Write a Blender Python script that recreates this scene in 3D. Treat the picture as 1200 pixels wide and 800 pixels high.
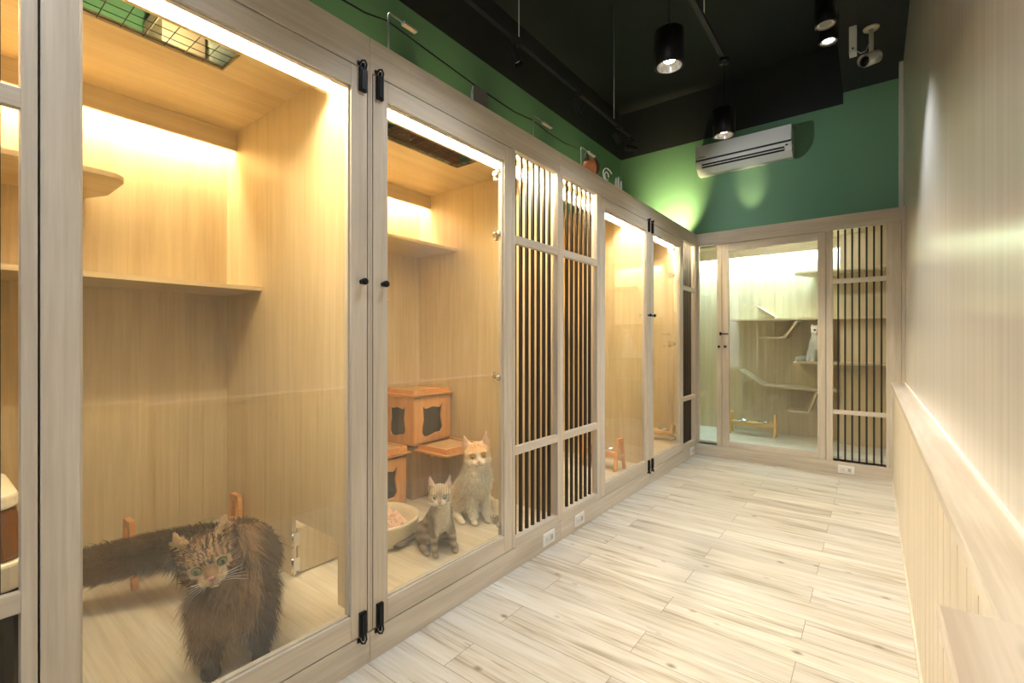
import bpy, bmesh, math, random
from mathutils import Vector, Matrix, noise
random.seed(7)
R = math.radians
S = bpy.context.scene
for o in list(bpy.data.objects): bpy.data.objects.remove(o)
C = bpy.context.collection

# ------------------------------------------------------------------ camera
cam_d = bpy.data.cameras.new('camera'); cam = bpy.data.objects.new('camera', cam_d); C.objects.link(cam)
cam_d.sensor_width = 36; cam_d.lens = 36*547/1200; cam_d.clip_start = .02
cam.location = (0, 0, 1.18); cam.rotation_euler = (R(90), 0, R(37.7))
S.camera = cam
# ------------------------------------------------------------------ light and exposure
EXPOSURE = 0.6
P_ROOM, P_COVE, P_END = 150.0, 75.0, 150.0        # emission strengths of the LED bars in the rooms
W_PENDANT, W_TWIN, W_FILL, W_UP, W_TRACK = 29, 62, 8, 16, 15
WARM = (1.0, .77, .45); NEUTRAL = (.90, .95, 1.0); COOL = (.42, .78, 1.0)
w = bpy.data.worlds.new('world'); S.world = w; w.use_nodes = True
w.node_tree.nodes['Background'].inputs[0].default_value = (.75, .85, 1, 1)
w.node_tree.nodes['Background'].inputs[1].default_value = .6
vs = S.view_settings; vs.view_transform = 'Standard'; vs.look = 'None'; vs.gamma = 1; vs.use_curve_mapping = False; vs.exposure = EXPOSURE

def light(name, kind, loc, energy, color, target=None, **kw):
    d = bpy.data.lights.new(name, kind); d.energy = energy; d.color = color
    for k, v in kw.items(): setattr(d, k, v)
    o = bpy.data.objects.new(name, d); C.objects.link(o); o.location = loc
    if target is not None: o.rotation_euler = (Vector(target)-Vector(loc)).to_track_quat('-Z', 'Y').to_euler()
    return o
# fill light from an added, unseen window behind the camera
light('added_fill_light', 'AREA', (-.34, -2.55, 1.5), W_FILL, (.93, .96, 1), (-.34, 3, 1.5), shape='RECTANGLE', size=.82, size_y=1.9)

# ------------------------------------------------------------------ measures
XL, YE, XB = -1.465, 5.05, -2.70        # front plane of left rooms, front plane of end room, back of left rooms
ZT, ZF, ZC = 2.30, .15, 2.25            # cabinet top, inner floor, inner ceiling
XW, XWAIN, XLEDGE, ZLEDGE = .215, .135, .122, .835
XG, YG = -2.75, 6.02                    # green walls
ZDARK, ZCEIL = 3.68, 4.3

# ------------------------------------------------------------------ materials
def nmat(name):
    m = bpy.data.materials.new(name); m.use_nodes = True
    nt = m.node_tree; b = nt.nodes['Principled BSDF']
    return m, nt, b
def N(nt, t, **kw):
    n = nt.nodes.new(t)
    for k, v in kw.items(): setattr(n, k, v)
    return n
def plain(name, col, rough=.5, metal=0, bump=0, bscale=80, spec=.5, coat=0):
    m, nt, b = nmat(name)
    b.inputs['Roughness'].default_value = rough; b.inputs['Metallic'].default_value = metal
    b.inputs['Specular IOR Level'].default_value = spec; b.inputs['Coat Weight'].default_value = coat
    tc = N(nt, 'ShaderNodeTexCoord'); no = N(nt, 'ShaderNodeTexNoise'); no.inputs['Scale'].default_value = bscale; no.inputs['Detail'].default_value = 4
    nt.links.new(tc.outputs['Object'], no.inputs['Vector'])
    mx = N(nt, 'ShaderNodeMixRGB'); mx.inputs[1].default_value = (*[c*.92 for c in col], 1); mx.inputs[2].default_value = (*[min(1, c*1.06) for c in col], 1)
    nt.links.new(no.outputs['Fac'], mx.inputs[0]); nt.links.new(mx.outputs[0], b.inputs['Base Color'])
    if bump:
        bp = N(nt, 'ShaderNodeBump'); bp.inputs['Strength'].default_value = bump; bp.inputs['Distance'].default_value = .002
        nt.links.new(no.outputs['Fac'], bp.inputs['Height']); nt.links.new(bp.outputs[0], b.inputs['Normal'])
    return m
def emis(name, col, st):
    m, nt, b = nmat(name); b.inputs['Base Color'].default_value = (.8, .8, .8, 1)
    b.inputs['Emission Color'].default_value = (*col, 1); b.inputs['Emission Strength'].default_value = st
    return m
def wood(name, dark, lite, axis='z', rough=.45, dens=1.0, knots=0, contrast=1.0, coat=0, spec=.4):
    m, nt, b = nmat(name); L = nt.links.new
    tc = N(nt, 'ShaderNodeTexCoord'); oi = N(nt, 'ShaderNodeObjectInfo')
    cmb = N(nt, 'ShaderNodeCombineXYZ')
    for i in range(3): L(oi.outputs['Random'], cmb.inputs[i])
    sc = N(nt, 'ShaderNodeVectorMath', operation='MULTIPLY'); sc.inputs[1].default_value = (7, 11, 5); L(cmb.outputs[0], sc.inputs[0])
    ad = N(nt, 'ShaderNodeVectorMath', operation='ADD'); L(tc.outputs['Object'], ad.inputs[0]); L(sc.outputs[0], ad.inputs[1])
    def stretched(s_across, s_along, det, dist):
        mp = N(nt, 'ShaderNodeMapping'); v = [s_across*dens]*3; v['xyz'.index(axis)] = s_along*dens
        mp.inputs['Scale'].default_value = v; L(ad.outputs[0], mp.inputs['Vector'])
        n = N(nt, 'ShaderNodeTexNoise'); n.inputs['Scale'].default_value = 1; n.inputs['Detail'].default_value = det
        n.inputs['Distortion'].default_value = dist; L(mp.outputs[0], n.inputs['Vector']); return n
    n1 = stretched(9, .9, 3, 1.2); n2 = stretched(70, 2.2, 5, .4); n3 = stretched(240, 9, 2, 0)
    m1 = N(nt, 'ShaderNodeMath', operation='MULTIPLY'); m1.inputs[1].default_value = .5; L(n1.outputs['Fac'], m1.inputs[0])
    m2 = N(nt, 'ShaderNodeMath', operation='MULTIPLY_ADD'); m2.inputs[1].default_value = .35; L(n2.outputs['Fac'], m2.inputs[0]); L(m1.outputs[0], m2.inputs[2])
    m3 = N(nt, 'ShaderNodeMath', operation='MULTIPLY_ADD'); m3.inputs[1].default_value = .15; L(n3.outputs['Fac'], m3.inputs[0]); L(m2.outputs[0], m3.inputs[2])
    rp = N(nt, 'ShaderNodeValToRGB'); e = rp.color_ramp.elements
    e[0].position = .5-.16/contrast; e[0].color = (*dark, 1); e[1].position = .5+.14/contrast; e[1].color = (*lite, 1)
    L(m3.outputs[0], rp.inputs[0]); out = rp.outputs[0]
    if knots:
        mp = N(nt, 'ShaderNodeMapping'); v = [7]*3; v['xyz'.index(axis)] = 2.6; mp.inputs['Scale'].default_value = v; L(ad.outputs[0], mp.inputs['Vector'])
        vo = N(nt, 'ShaderNodeTexVoronoi'); vo.inputs['Scale'].default_value = 1; L(mp.outputs[0], vo.inputs['Vector'])
        kr = N(nt, 'ShaderNodeValToRGB'); kr.color_ramp.elements[0].position = .03; kr.color_ramp.elements[0].color = (.45, .45, .45, 1)
        kr.color_ramp.elements[1].position = .10; kr.color_ramp.elements[1].color = (0, 0, 0, 1); L(vo.outputs['Distance'], kr.inputs[0])
        mk = N(nt, 'ShaderNodeMixRGB'); mk.inputs[2].default_value = (*[c*.35 for c in dark], 1)
        ks = N(nt, 'ShaderNodeMath', operation='MULTIPLY'); ks.inputs[1].default_value = knots; L(kr.outputs[0], ks.inputs[0]); L(ks.outputs[0], mk.inputs[0]); L(out, mk.inputs[1]); out = mk.outputs[0]
    L(out, b.inputs['Base Color'])
    b.inputs['Roughness'].default_value = rough; b.inputs['Coat Weight'].default_value = coat; b.inputs['Specular IOR Level'].default_value = spec
    bp = N(nt, 'ShaderNodeBump'); bp.inputs['Strength'].default_value = .12; bp.inputs['Distance'].default_value = .0015
    L(m3.outputs[0], bp.inputs['Height']); L(bp.outputs[0], b.inputs['Normal'])
    return m
FD, FL = (.46, .40, .32), (.65, .59, .50)
FRZ = wood('ash_frame_upright', FD, FL, 'z', .42, knots=.35); FRY = wood('ash_frame_rail', FD, FL, 'y', .42, knots=.35); FRX = wood('ash_frame_cross', FD, FL, 'x', .42, knots=.3)
ID, IL = (.52, .40, .235), (.68, .56, .36)
INZ = wood('oak_laminate_upright', ID, IL, 'z', .4, .8, knots=.3); INY = wood('oak_laminate_rail', ID, IL, 'y', .4, .8); INX = wood('oak_laminate_cross', ID, IL, 'x', .4, .8)
FLIN = wood('pale_inner_floor', (.50, .42, .30), (.72, .64, .50), 'x', .3, 1, knots=.4)
PINE = wood('knotty_pine', (.58, .48, .39), (.74, .65, .56), 'y', .28, .8, knots=.9, contrast=1.5, coat=.3)
PINEZ = wood('pine_boards', (.56, .48, .37), (.70, .62, .50), 'z', .4, .8)
ORANGE = wood('orange_pine', (.60, .26, .08), (.78, .40, .15), 'x', .45, 2)
ORANGEZ = wood('orange_pine_upright', (.58, .26, .09), (.76, .40, .16), 'z', .5, 2)
BAMB = wood('bamboo', (.66, .38, .10), (.82, .52, .18), 'x', .4, 2)
BLACK = plain('black_metal', (.012, .012, .014), .35, .6)
SLATM = wood('dark_slat_wood', (.014, .011, .009), (.035, .027, .022), 'z', .4, 1)
GAPSHADE = plain('gap_shade', (.02, .018, .015), .7)  # dark colour put behind the door gaps as their shade
CHROME = plain('chrome', (.75, .74, .72), .22, 1)
WHITEP = plain('white_plastic', (.80, .79, .76), .35)
CREAM = plain('cream_plastic', (.74, .66, .50), .4)
DARKC = plain('dark_ceiling_paint', (.022, .024, .023), .8, bump=.3, bscale=30)
DARKB = plain('black_paint', (.018, .018, .019), .7)
GREEN = plain('green_paint', (.165, .33, .185), .6, bump=.25, bscale=60)
GRILLE = plain('dark_green_wire', (.03, .055, .045), .4, .4)
LED_WARM = emis('led_warm', (1, .84, .55), P_ROOM); LED_COVE = emis('led_cove_warm', (1, .84, .54), P_COVE); LED_COOL = emis('led_cove_cool', COOL, P_END)
LAMPON = emis('lamp_lit', (1, .93, .80), 14)

def glass_mat():
    m, nt, b = nmat('clear_glass'); nt.nodes.remove(b); L = nt.links.new
    g = N(nt, 'ShaderNodeNewGeometry'); dt = N(nt, 'ShaderNodeVectorMath', operation='DOT_PRODUCT')
    L(g.outputs['Normal'], dt.inputs[0]); L(g.outputs['Incoming'], dt.inputs[1])
    ab = N(nt, 'ShaderNodeMath', operation='ABSOLUTE'); L(dt.outputs['Value'], ab.inputs[0])
    om = N(nt, 'ShaderNodeMath', operation='SUBTRACT'); om.inputs[0].default_value = 1; L(ab.outputs[0], om.inputs[1])
    pw = N(nt, 'ShaderNodeMath', operation='POWER'); pw.inputs[1].default_value = 5; L(om.outputs[0], pw.inputs[0])
    ma = N(nt, 'ShaderNodeMath', operation='MULTIPLY_ADD'); ma.inputs[1].default_value = .93; ma.inputs[2].default_value = .066; L(pw.outputs[0], ma.inputs[0])
    tr = N(nt, 'ShaderNodeBsdfTransparent'); tr.inputs[0].default_value = (.985, .995, .985, 1)
    gl = N(nt, 'ShaderNodeBsdfGlossy'); gl.inputs['Roughness'].default_value = .015
    mx = N(nt, 'ShaderNodeMixShader'); L(ma.outputs[0], mx.inputs[0]); L(tr.outputs[0], mx.inputs[1]); L(gl.outputs[0], mx.inputs[2])
    L(mx.outputs[0], nt.nodes['Material Output'].inputs[0]); return m
GLASS = glass_mat()

def floor_mat():
    m, nt, b = nmat('whitewashed_oak_planks'); L = nt.links.new
    tc = N(nt, 'ShaderNodeTexCoord'); mp = N(nt, 'ShaderNodeMapping'); mp.inputs['Location'].default_value = (.75+2, -2.124+.16*20, 0)
    L(tc.outputs['Object'], mp.inputs['Vector'])
    br = N(nt, 'ShaderNodeTexBrick', offset=.5, offset_frequency=2, squash=1); br.inputs['Scale'].default_value = 1
    br.inputs['Brick Width'].default_value = 1.01; br.inputs['Row Height'].default_value = .162; br.inputs['Mortar Size'].default_value = .0012; br.inputs['Mortar Smooth'].default_value = 0
    br.inputs['Color1'].default_value = (0, 0, 0, 1); br.inputs['Color2'].default_value = (1, 1, 1, 1); br.inputs['Mortar'].default_value = (.5, .5, .5, 1)
    L(mp.outputs[0], br.inputs['Vector'])
    vm = N(nt, 'ShaderNodeVectorMath', operation='MULTIPLY_ADD'); vm.inputs[1].default_value = (13, 9, 5); L(br.outputs['Color'], vm.inputs[0]); L(tc.outputs['Object'], vm.inputs[2])
    def st(a, c, det, dist):
        q = N(nt, 'ShaderNodeMapping'); q.inputs['Scale'].default_value = (a, c, 1); L(vm.outputs[0], q.inputs['Vector'])
        n = N(nt, 'ShaderNodeTexNoise'); n.inputs['Scale'].default_value = 1; n.inputs['Detail'].default_value = det; n.inputs['Distortion'].default_value = dist
        L(q.outputs[0], n.inputs['Vector']); return n
    n1 = st(1.1, 11, 4, 1.6); n2 = st(3, 90, 5, .5)
    s = N(nt, 'ShaderNodeMath', operation='MULTIPLY'); s.inputs[1].default_value = .62; L(n1.outputs['Fac'], s.inputs[0])
    s2 = N(nt, 'ShaderNodeMath', operation='MULTIPLY_ADD'); s2.inputs[1].default_value = .38; L(n2.outputs['Fac'], s2.inputs[0]); L(s.outputs[0], s2.inputs[2])
    rp = N(nt, 'ShaderNodeValToRGB'); cr = rp.color_ramp; cr.elements[0].position = .36; cr.elements[0].color = (.36, .30, .23, 1)
    cr.elements[1].position = .62; cr.elements[1].color = (.70, .68, .64, 1); x = cr.elements.new(.46); x.color = (.58, .54, .465, 1); L(s2.outputs[0], rp.inputs[0])
    # plank to plank tint
    hs = N(nt, 'ShaderNodeMixRGB', blend_type='MULTIPLY'); hs.inputs[0].default_value = 1
    tr = N(nt, 'ShaderNodeValToRGB'); tr.color_ramp.elements[0].color = (.84, .82, .80, 1); tr.color_ramp.elements[1].color = (1.0, .985, .95, 1); L(br.outputs['Color'], tr.inputs[0])
    L(rp.outputs[0], hs.inputs[1]); L(tr.outputs[0], hs.inputs[2])
    # knots
    km = N(nt, 'ShaderNodeMapping'); km.inputs['Scale'].default_value = (4.6, 7.5, 1); L(vm.outputs[0], km.inputs['Vector'])
    vo = N(nt, 'ShaderNodeTexVoronoi'); vo.inputs['Scale'].default_value = 1; L(km.outputs[0], vo.inputs['Vector'])
    kr = N(nt, 'ShaderNodeValToRGB'); kr.color_ramp.elements[0].position = .035; kr.color_ramp.elements[0].color = (.8, .8, .8, 1); kr.color_ramp.elements[1].position = .12; kr.color_ramp.elements[1].color = (0, 0, 0, 1)
    L(vo.outputs['Distance'], kr.inputs[0]); mk = N(nt, 'ShaderNodeMixRGB'); L(kr.outputs[0], mk.inputs[0]); L(hs.outputs[0], mk.inputs[1]); mk.inputs[2].default_value = (.16, .11, .07, 1)
    # dark cracks
    n4 = st(1.6, 34, 2, 2.5); ck = N(nt, 'ShaderNodeValToRGB'); ck.color_ramp.elements[0].position = .27; ck.color_ramp.elements[0].color = (.6, .6, .6, 1); ck.color_ramp.elements[1].position = .30; ck.color_ramp.elements[1].color = (0, 0, 0, 1)
    L(n4.outputs['Fac'], ck.inputs[0]); mc = N(nt, 'ShaderNodeMixRGB'); L(ck.outputs[0], mc.inputs[0]); L(mk.outputs[0], mc.inputs[1]); mc.inputs[2].default_value = (.17, .13, .10, 1)
    mo = N(nt, 'ShaderNodeMixRGB'); fm = N(nt, 'ShaderNodeMath', operation='MULTIPLY'); fm.inputs[1].default_value = .75; L(br.outputs['Fac'], fm.inputs[0]); L(fm.outputs[0], mo.inputs[0]); L(mc.outputs[0], mo.inputs[1]); mo.inputs[2].default_value = (.12, .09, .06, 1)
    L(mo.outputs[0], b.inputs['Base Color']); b.inputs['Roughness'].default_value = .34; b.inputs['Specular IOR Level'].default_value = .5
    bp = N(nt, 'ShaderNodeBump'); bp.inputs['Strength'].default_value = .25; bp.inputs['Distance'].default_value = .001; L(s2.outputs[0], bp.inputs['Height']); L(bp.outputs[0], b.inputs['Normal'])
    return m
def gloss_wall():
    m, nt, b = nmat('glossy_panel_streaked'); L = nt.links.new
    tc = N(nt, 'ShaderNodeTexCoord'); mp = N(nt, 'ShaderNodeMapping'); mp.inputs['Scale'].default_value = (1, 26, .35); L(tc.outputs['Object'], mp.inputs['Vector'])
    n = N(nt, 'ShaderNodeTexNoise'); n.inputs['Scale'].default_value = 1; n.inputs['Detail'].default_value = 4; L(mp.outputs[0], n.inputs['Vector'])
    rp = N(nt, 'ShaderNodeValToRGB'); rp.color_ramp.elements[0].position = .3; rp.color_ramp.elements[0].color = (.53, .49, .45, 1); rp.color_ramp.elements[1].position = .7; rp.color_ramp.elements[1].color = (.60, .565, .525, 1)
    L(n.outputs['Fac'], rp.inputs[0]); L(rp.outputs[0], b.inputs['Base Color'])
    b.inputs['Roughness'].default_value = .22; b.inputs['Specular IOR Level'].default_value = .5
    bp = N(nt, 'ShaderNodeBump'); bp.inputs['Strength'].default_value = .35; bp.inputs['Distance'].default_value = .002
    L(n.outputs['Fac'], bp.inputs['Height']); L(bp.outputs[0], b.inputs['Normal'])
    return m

# ------------------------------------------------------------------ mesh helpers
class MB:
    def __init__(s): s.v = []; s.f = []; s.sm = []
    def add(s, vs, fs, smooth=False):
        n = len(s.v); s.v += [tuple(v) for v in vs]; s.f += [tuple(i+n for i in f) for f in fs]; s.sm += [smooth]*len(fs); return s
    def box(s, x0, x1, y0, y1, z0, z1):
        x0, x1 = sorted((x0, x1)); y0, y1 = sorted((y0, y1)); z0, z1 = sorted((z0, z1))
        return s.add([(x0,y0,z0),(x1,y0,z0),(x1,y1,z0),(x0,y1,z0),(x0,y0,z1),(x1,y0,z1),(x1,y1,z1),(x0,y1,z1)],
                     [(0,3,2,1),(4,5,6,7),(0,1,5,4),(1,2,6,5),(2,3,7,6),(3,0,4,7)])
    def tube(s, pts, r, n=10, cap=True):
        pts = [Vector(p) for p in pts]; rs = r if isinstance(r, (list, tuple)) else [r]*len(pts)
        vs = []; fs = []; up = None
        for i, p in enumerate(pts):
            t = (pts[min(i+1, len(pts)-1)]-pts[max(i-1, 0)]).normalized()
            if up is None: up = Vector((0,0,1)) if abs(t.z) < .9 else Vector((1,0,0))
            a = t.cross(up).normalized(); bb = a.cross(t).normalized(); up = bb
            for k in range(n):
                q = 2*math.pi*k/n; vs.append(p+(a*math.cos(q)+bb*math.sin(q))*rs[i])
        for i in range(len(pts)-1):
            for k in range(n): fs.append((i*n+k, i*n+(k+1)%n, (i+1)*n+(k+1)%n, (i+1)*n+k))
        if cap: fs.append(tuple(range(n))[::-1]); fs.append(tuple((len(pts)-1)*n+k for k in range(n)))
        return s.add(vs, fs, n > 6)
    def prism(s, poly, axis, a, b):
        """poly of 2-D points extruded along axis from a to b"""
        def P(p, t): return {'x': (t, p[0], p[1]), 'y': (p[0], t, p[1]), 'z': (p[0], p[1], t)}[axis]
        n = len(poly); vs = [P(p, a) for p in poly]+[P(p, b) for p in poly]
        return s.add(vs, [tuple(range(n))[::-1], tuple(range(n, 2*n))]+[(i, (i+1)%n, n+(i+1)%n, n+i) for i in range(n)])
    def lathe(s, prof, center=(0,0,0), n=24):
        vs = []; fs = []
        for (r, z) in prof:
            for k in range(n): q = 2*math.pi*k/n; vs.append((center[0]+r*math.cos(q), center[1]+r*math.sin(q), center[2]+z))
        for i in range(len(prof)-1):
            for k in range(n): fs.append((i*n+k, i*n+(k+1)%n, (i+1)*n+(k+1)%n, (i+1)*n+k))
        return s.add(vs, fs, True)
    def beam(s, p, q, w, h, side=(0,1,0)):
        """rectangular bar between two points; w along side"""
        p, q = Vector(p), Vector(q); t = (q-p).normalized(); a = Vector(side).normalized(); bb = t.cross(a).normalized(); a = a*w/2; bb = bb*h/2
        vs = [p-a-bb, p+a-bb, p+a+bb, p-a+bb, q-a-bb, q+a-bb, q+a+bb, q-a+bb]
        return s.add(vs, [(0,3,2,1),(4,5,6,7),(0,1,5,4),(1,2,6,5),(2,3,7,6),(3,0,4,7)])
def obj(name, mb, mat, parent=None, bevel=0, off=None):
    me = bpy.data.meshes.new(name)
    vs_ = mb.v
    if off is not None: vs_ = [(v[0]-off[0], v[1]-off[1], v[2]-off[2]) for v in vs_]
    me.from_pydata(vs_, [], mb.f)
    bm = bmesh.new(); bm.from_mesh(me); bmesh.ops.recalc_face_normals(bm, faces=bm.faces); bm.to_mesh(me); bm.free()
    for p, sm in zip(me.polygons, mb.sm): p.use_smooth = sm
    me.materials.append(mat); o = bpy.data.objects.new(name, me); C.objects.link(o)
    if parent is not None: o.parent = parent
    if bevel:
        b = o.modifiers.new('bevel', 'BEVEL'); b.width = bevel; b.segments = 2; b.limit_method = 'ANGLE'
    return o
def obj2(name, mb1, mat1, mb2, mat2, parent=None, bevel=0, off=None):
    m = MB().add(mb1.v, mb1.f).add(mb2.v, mb2.f); o = obj(name, m, mat1, parent, bevel, off); o.data.materials.append(mat2)
    for p in o.data.polygons[len(mb1.f):]: p.material_index = 1
    return o
def tag(o, label, cat, group=None):
    o['label'] = label; o['category'] = cat; o['kind'] = 'thing'
    if group: o['group'] = group
    return o
def thing(name, loc, label, cat, group=None, rot=0):
    o = bpy.data.objects.new(name, None); o.empty_display_size = .05; C.objects.link(o); o.location = loc; o.rotation_euler = (0, 0, rot)
    return tag(o, label, cat, group)
def struct(name, mb, mat, bevel=0):
    o = obj(name, mb, mat, None, bevel); o['kind'] = 'structure'; return o
def BX(*a): return MB().box(*a)

# ------------------------------------------------------------------ room shell
FLOORM = floor_mat()
struct('floor', BX(-2.9, .4, -2.7, 6.2, -.1, 0), FLOORM)
struct('ceiling', BX(-2.9, .4, -2.7, 6.2, ZCEIL, ZCEIL+.1), DARKC)
struct('wall_left', BX(XG-.15, XG, -2.7, 6.2, 0, ZDARK), GREEN)
struct('wall_left_upper', BX(XG-.15, XG, -2.7, 6.2, ZDARK, ZCEIL), DARKC)
struct('wall_end', BX(XG, XW, YG, YG+.15, 0, ZDARK), GREEN)
struct('wall_end_upper', BX(XG, XW, YG, YG+.15, ZDARK, ZCEIL), DARKC)
struct('wall_right', BX(XW, XW+.15, -2.7, YG+.15, 0, ZCEIL), gloss_wall())
struct('wall_end_column', BX(-.235, XW, 5.75, YG, ZT, ZDARK), GREEN)
struct('trim_soffit', BX(-.10, XW, 2.2, YG, ZDARK, ZDARK+.25), DARKC)
struct('trim_dark_beam', BX(-.235, -.10, 2.2, YG, ZDARK, ZCEIL), DARKB)
# back wall with an added window for the fill light (behind the camera)
wb = MB().box(XG, XW, -2.7, -2.6, 0, .45).box(XG, XW, -2.7, -2.6, 2.6, ZCEIL).box(XG, -.8, -2.7, -2.6, .45, 2.6).box(.1, XW, -2.7, -2.6, .45, 2.6)
struct('wall_back', wb, plain('white_wall_paint', (.62, .6, .56), .6))
wf = MB()
for x in (-.8, .04): wf.box(x, x+.06, -2.68, -2.6, .45, 2.6)
wf.box(-.8, .1, -2.68, -2.6, .45, .51).box(-.8, .1, -2.68, -2.6, 2.54, 2.6)
struct('added_window', wf, plain('added_window_grey', (.35, .35, .34), .4), .003)  # frame of the added window that carries the fill light
# edge trim of the right wall next to the column
struct('trim_wall_end', BX(XW-.028, XW, 5.42, 5.52, ZT, 3.9), plain('pale_trim', (.62, .60, .50), .4), .003)
# wainscot with vertical grooves, ledge, bead
wm = MB(); yy = -2.6; wdt = .118
while yy < YE-.001:
    y1 = min(yy+wdt, YE)
    wm.prism([(XW, yy), (XWAIN+.014, yy), (XWAIN+.014, yy+.002), (XWAIN, yy+.003), (XWAIN, y1-.003), (XWAIN+.014, y1-.002), (XWAIN+.014, y1), (XW, y1)], 'z', 0, ZLEDGE-.028); yy = y1
struct('trim_wainscot', wm, PINEZ)
struct('trim_ledge', BX(XLEDGE, XW, -2.6, YE, ZLEDGE-.03, ZLEDGE), PINE, .004)
struct('trim_bead', BX(XW-.006, XW, -2.6, YE, ZLEDGE, ZLEDGE+.008), WHITEP)
struct('baseboard_right', BX(XWAIN-.008, XWAIN, -2.6, YE, 0, .02), PINEZ)

# ------------------------------------------------------------------ parts of the cat rooms
def knob(parent, p, d, off):
    """small black turned knob at p pointing along d"""
    p = Vector(p); d = Vector(d)
    m = MB().tube([p, p+d*.004], .009, 14).tube([p+d*.003, p+d*.016], .0045, 10).tube([p+d*.013, p+d*.016, p+d*.026, p+d*.030], [.007, .0125, .0125, .009], 16)
    return obj('door_knob', m, BLACK, parent, off=off)
def hinge(parent, p, off, wall=1):
    m = MB().box(p[0]-.035, p[0]+.02, p[1]-.004, p[1]+.0, p[2]-.025, p[2]+.025).box(p[0]-.02, p[0]+.035, p[1]-.028, p[1]-.004, p[2]-.009, p[2]+.009)
    m.tube([(p[0]+.03, p[1]-.034, p[2]-.012), (p[0]+.03, p[1]-.034, p[2]+.012)], .014, 12)
    m.tube([(p[0]-.024, p[1]-.007, p[2]-.017), (p[0]-.024, p[1]-.003, p[2]-.017)], .005, 8).tube([(p[0]-.024, p[1]-.007, p[2]+.017), (p[0]-.024, p[1]-.003, p[2]+.017)], .005, 8)
    return obj('hinge', m, CHROME, parent, off=off)
def latch(parent, y, z, up, off):
    """black flush bolt with a hook tail at the door end, on the front face of the left rooms"""
    s = 1 if up else -1; x = XL
    m = MB().box(x, x+.012, y-.013, y+.013, z-s*.085, z)
    m.box(x+.012, x+.016, y-.009, y+.009, z-s*.08, z-s*.01)
    m.tube([(x+.008, y, z-s*.02), (x+.008, y, z+s*.016)], .006, 10)
    m.tube([(x+.006, y-.014, z+s*.010), (x+.016, y-.010, z+s*.020), (x+.018, y, z+s*.024), (x+.014, y+.010, z+s*.016), (x+.006, y+.013, z+s*.004)], .0035, 8)
    m.box(x, x+.006, y-.020, y-.010, z+s*.006, z+s*.020)
    return obj('latch', m, BLACK, parent, off=off)
TH = .04
def frame_mb(a0, a1, z0, z1, st, rb, rt, plane, along):
    """door leaf frame in the plane of the front. along='y' (left rooms) or 'x' (end room)"""
    up = MB(); ra = MB()
    def bx(m, p, q, r, s):
        if along == 'y': m.box(plane-TH, plane, p, q, r, s)
        else: m.box(p, q, plane, plane+TH, r, s)
    bx(up, a0, a0+st, z0, z1); bx(up, a1-st, a1, z0, z1); bx(ra, a0+st, a1-st, z0, z0+rb); bx(ra, a0+st, a1-st, z1-rt, z1)
    return up, ra
DZ0, DZ1, GZ0, GZ1 = .115, 2.168, .200, 2.092
def left_door(par, off, y0, y1, knob_y, latch_y, hinge_y=None, hz=()):
    up, ra = frame_mb(y0, y1, DZ0, DZ1, .066, GZ0-DZ0, DZ1-GZ1, XL, 'y')
    d = obj2('door', up, FRZ, ra, FRY, par, .0015, off)
    g = MB().box(XL-.024, XL-.018, y0+.062, y1-.062, GZ0-.004, GZ1+.004); obj('glass_pane', g, GLASS, d, 0, off)
    b = MB(); a0, a1 = y0+.066, y1-.066
    for (p, q, r, s) in ((a0, a1, GZ0, GZ0+.006), (a0, a1, GZ1-.006, GZ1), (a0, a0+.006, GZ0, GZ1), (a1-.006, a1, GZ0, GZ1)): b.box(XL-.018, XL-.010, p, q, r, s)
    obj('glazing_bead', b, FRZ, d, 0, off)
    knob(d, (XL, knob_y, 1.396), (1, 0, 0), off)
    latch(d, latch_y, DZ1, True, off); latch(d, latch_y, DZ0+.002, False, off)
    for z in hz: hinge(d, (XL-.065, hinge_y, z), off)
    return d
def slat_panel(par, off, y0, y1, n=7):
    """opening y0..y1 with dark slats behind pale rails"""
    p = obj('slat_panel', BX(XL-.022, XL, y0, y1, 1.688, 1.731), FRY, par, .001, off)
    obj('cross_rail', BX(XL-.022, XL, y0, y1, .590, .634), FRY, p, .001, off)
    step = (y1-y0)/(n+.35)
    for i in range(n):
        yc = y0+step*(i+.72)
        obj('slat', BX(XL-.046, XL-.030, yc-.008, yc+.008, .150, 2.20), SLATM, p, .001, off)
    tl = MB()
    return p
def led_bar(par, off, x, y0, y1, mat, z=2.165):
    b = obj('light_bar', MB().box(x-.030, x-.012, y0, y1, z, ZC).box(x-.012, x+.022, y0, y1, z+.055, ZC), INY, par, .001, off)
    obj('led_strip', BX(x-.0115, x+.012, y0+.01, y1-.004, z+.012, z+.048), mat, b, .003, off)
def cove(par, off, y0, y1, mat, xv=-2.575):
    b = obj('cove_board', BX(xv-.018, xv, y0, y1, 2.155, ZC), INY, par, .001, off)
    obj('led_strip', BX(xv-.060, xv-.030, y0+.02, y1-.02, 2.225, 2.245), mat, b, 0, off)
def ceiling_panel(par, off, y0, y1, g0, g1, gx0=-2.035, gx1=-1.77):
    m = MB().box(XB, gx0, y0, y1, ZC, ZC+.02).box(gx1, XL-TH, y0, y1, ZC, ZC+.02).box(gx0, gx1, y0, g0, ZC, ZC+.02).box(gx0, gx1, g1, y1, ZC, ZC+.02)
    o = obj('ceiling_panel', m, INY, par, 0, off)
    w_ = MB(); k = int((g1-g0)/.062)
    for i in range(k+1): y = g0+.006+(g1-g0-.012)*i/k; w_.tube([(gx0-.01, y, ZC+.004), (gx1+.01, y, ZC+.004)], .0016, 6)
    for i in range(6): x = gx0+.006+(gx1-gx0-.012)*i/5; w_.tube([(x, g0-.01, ZC+.0075), (x, g1+.01, ZC+.0075)], .0016, 6)
    obj('vent_grille', w_, GRILLE, par, 0, off)
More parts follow.
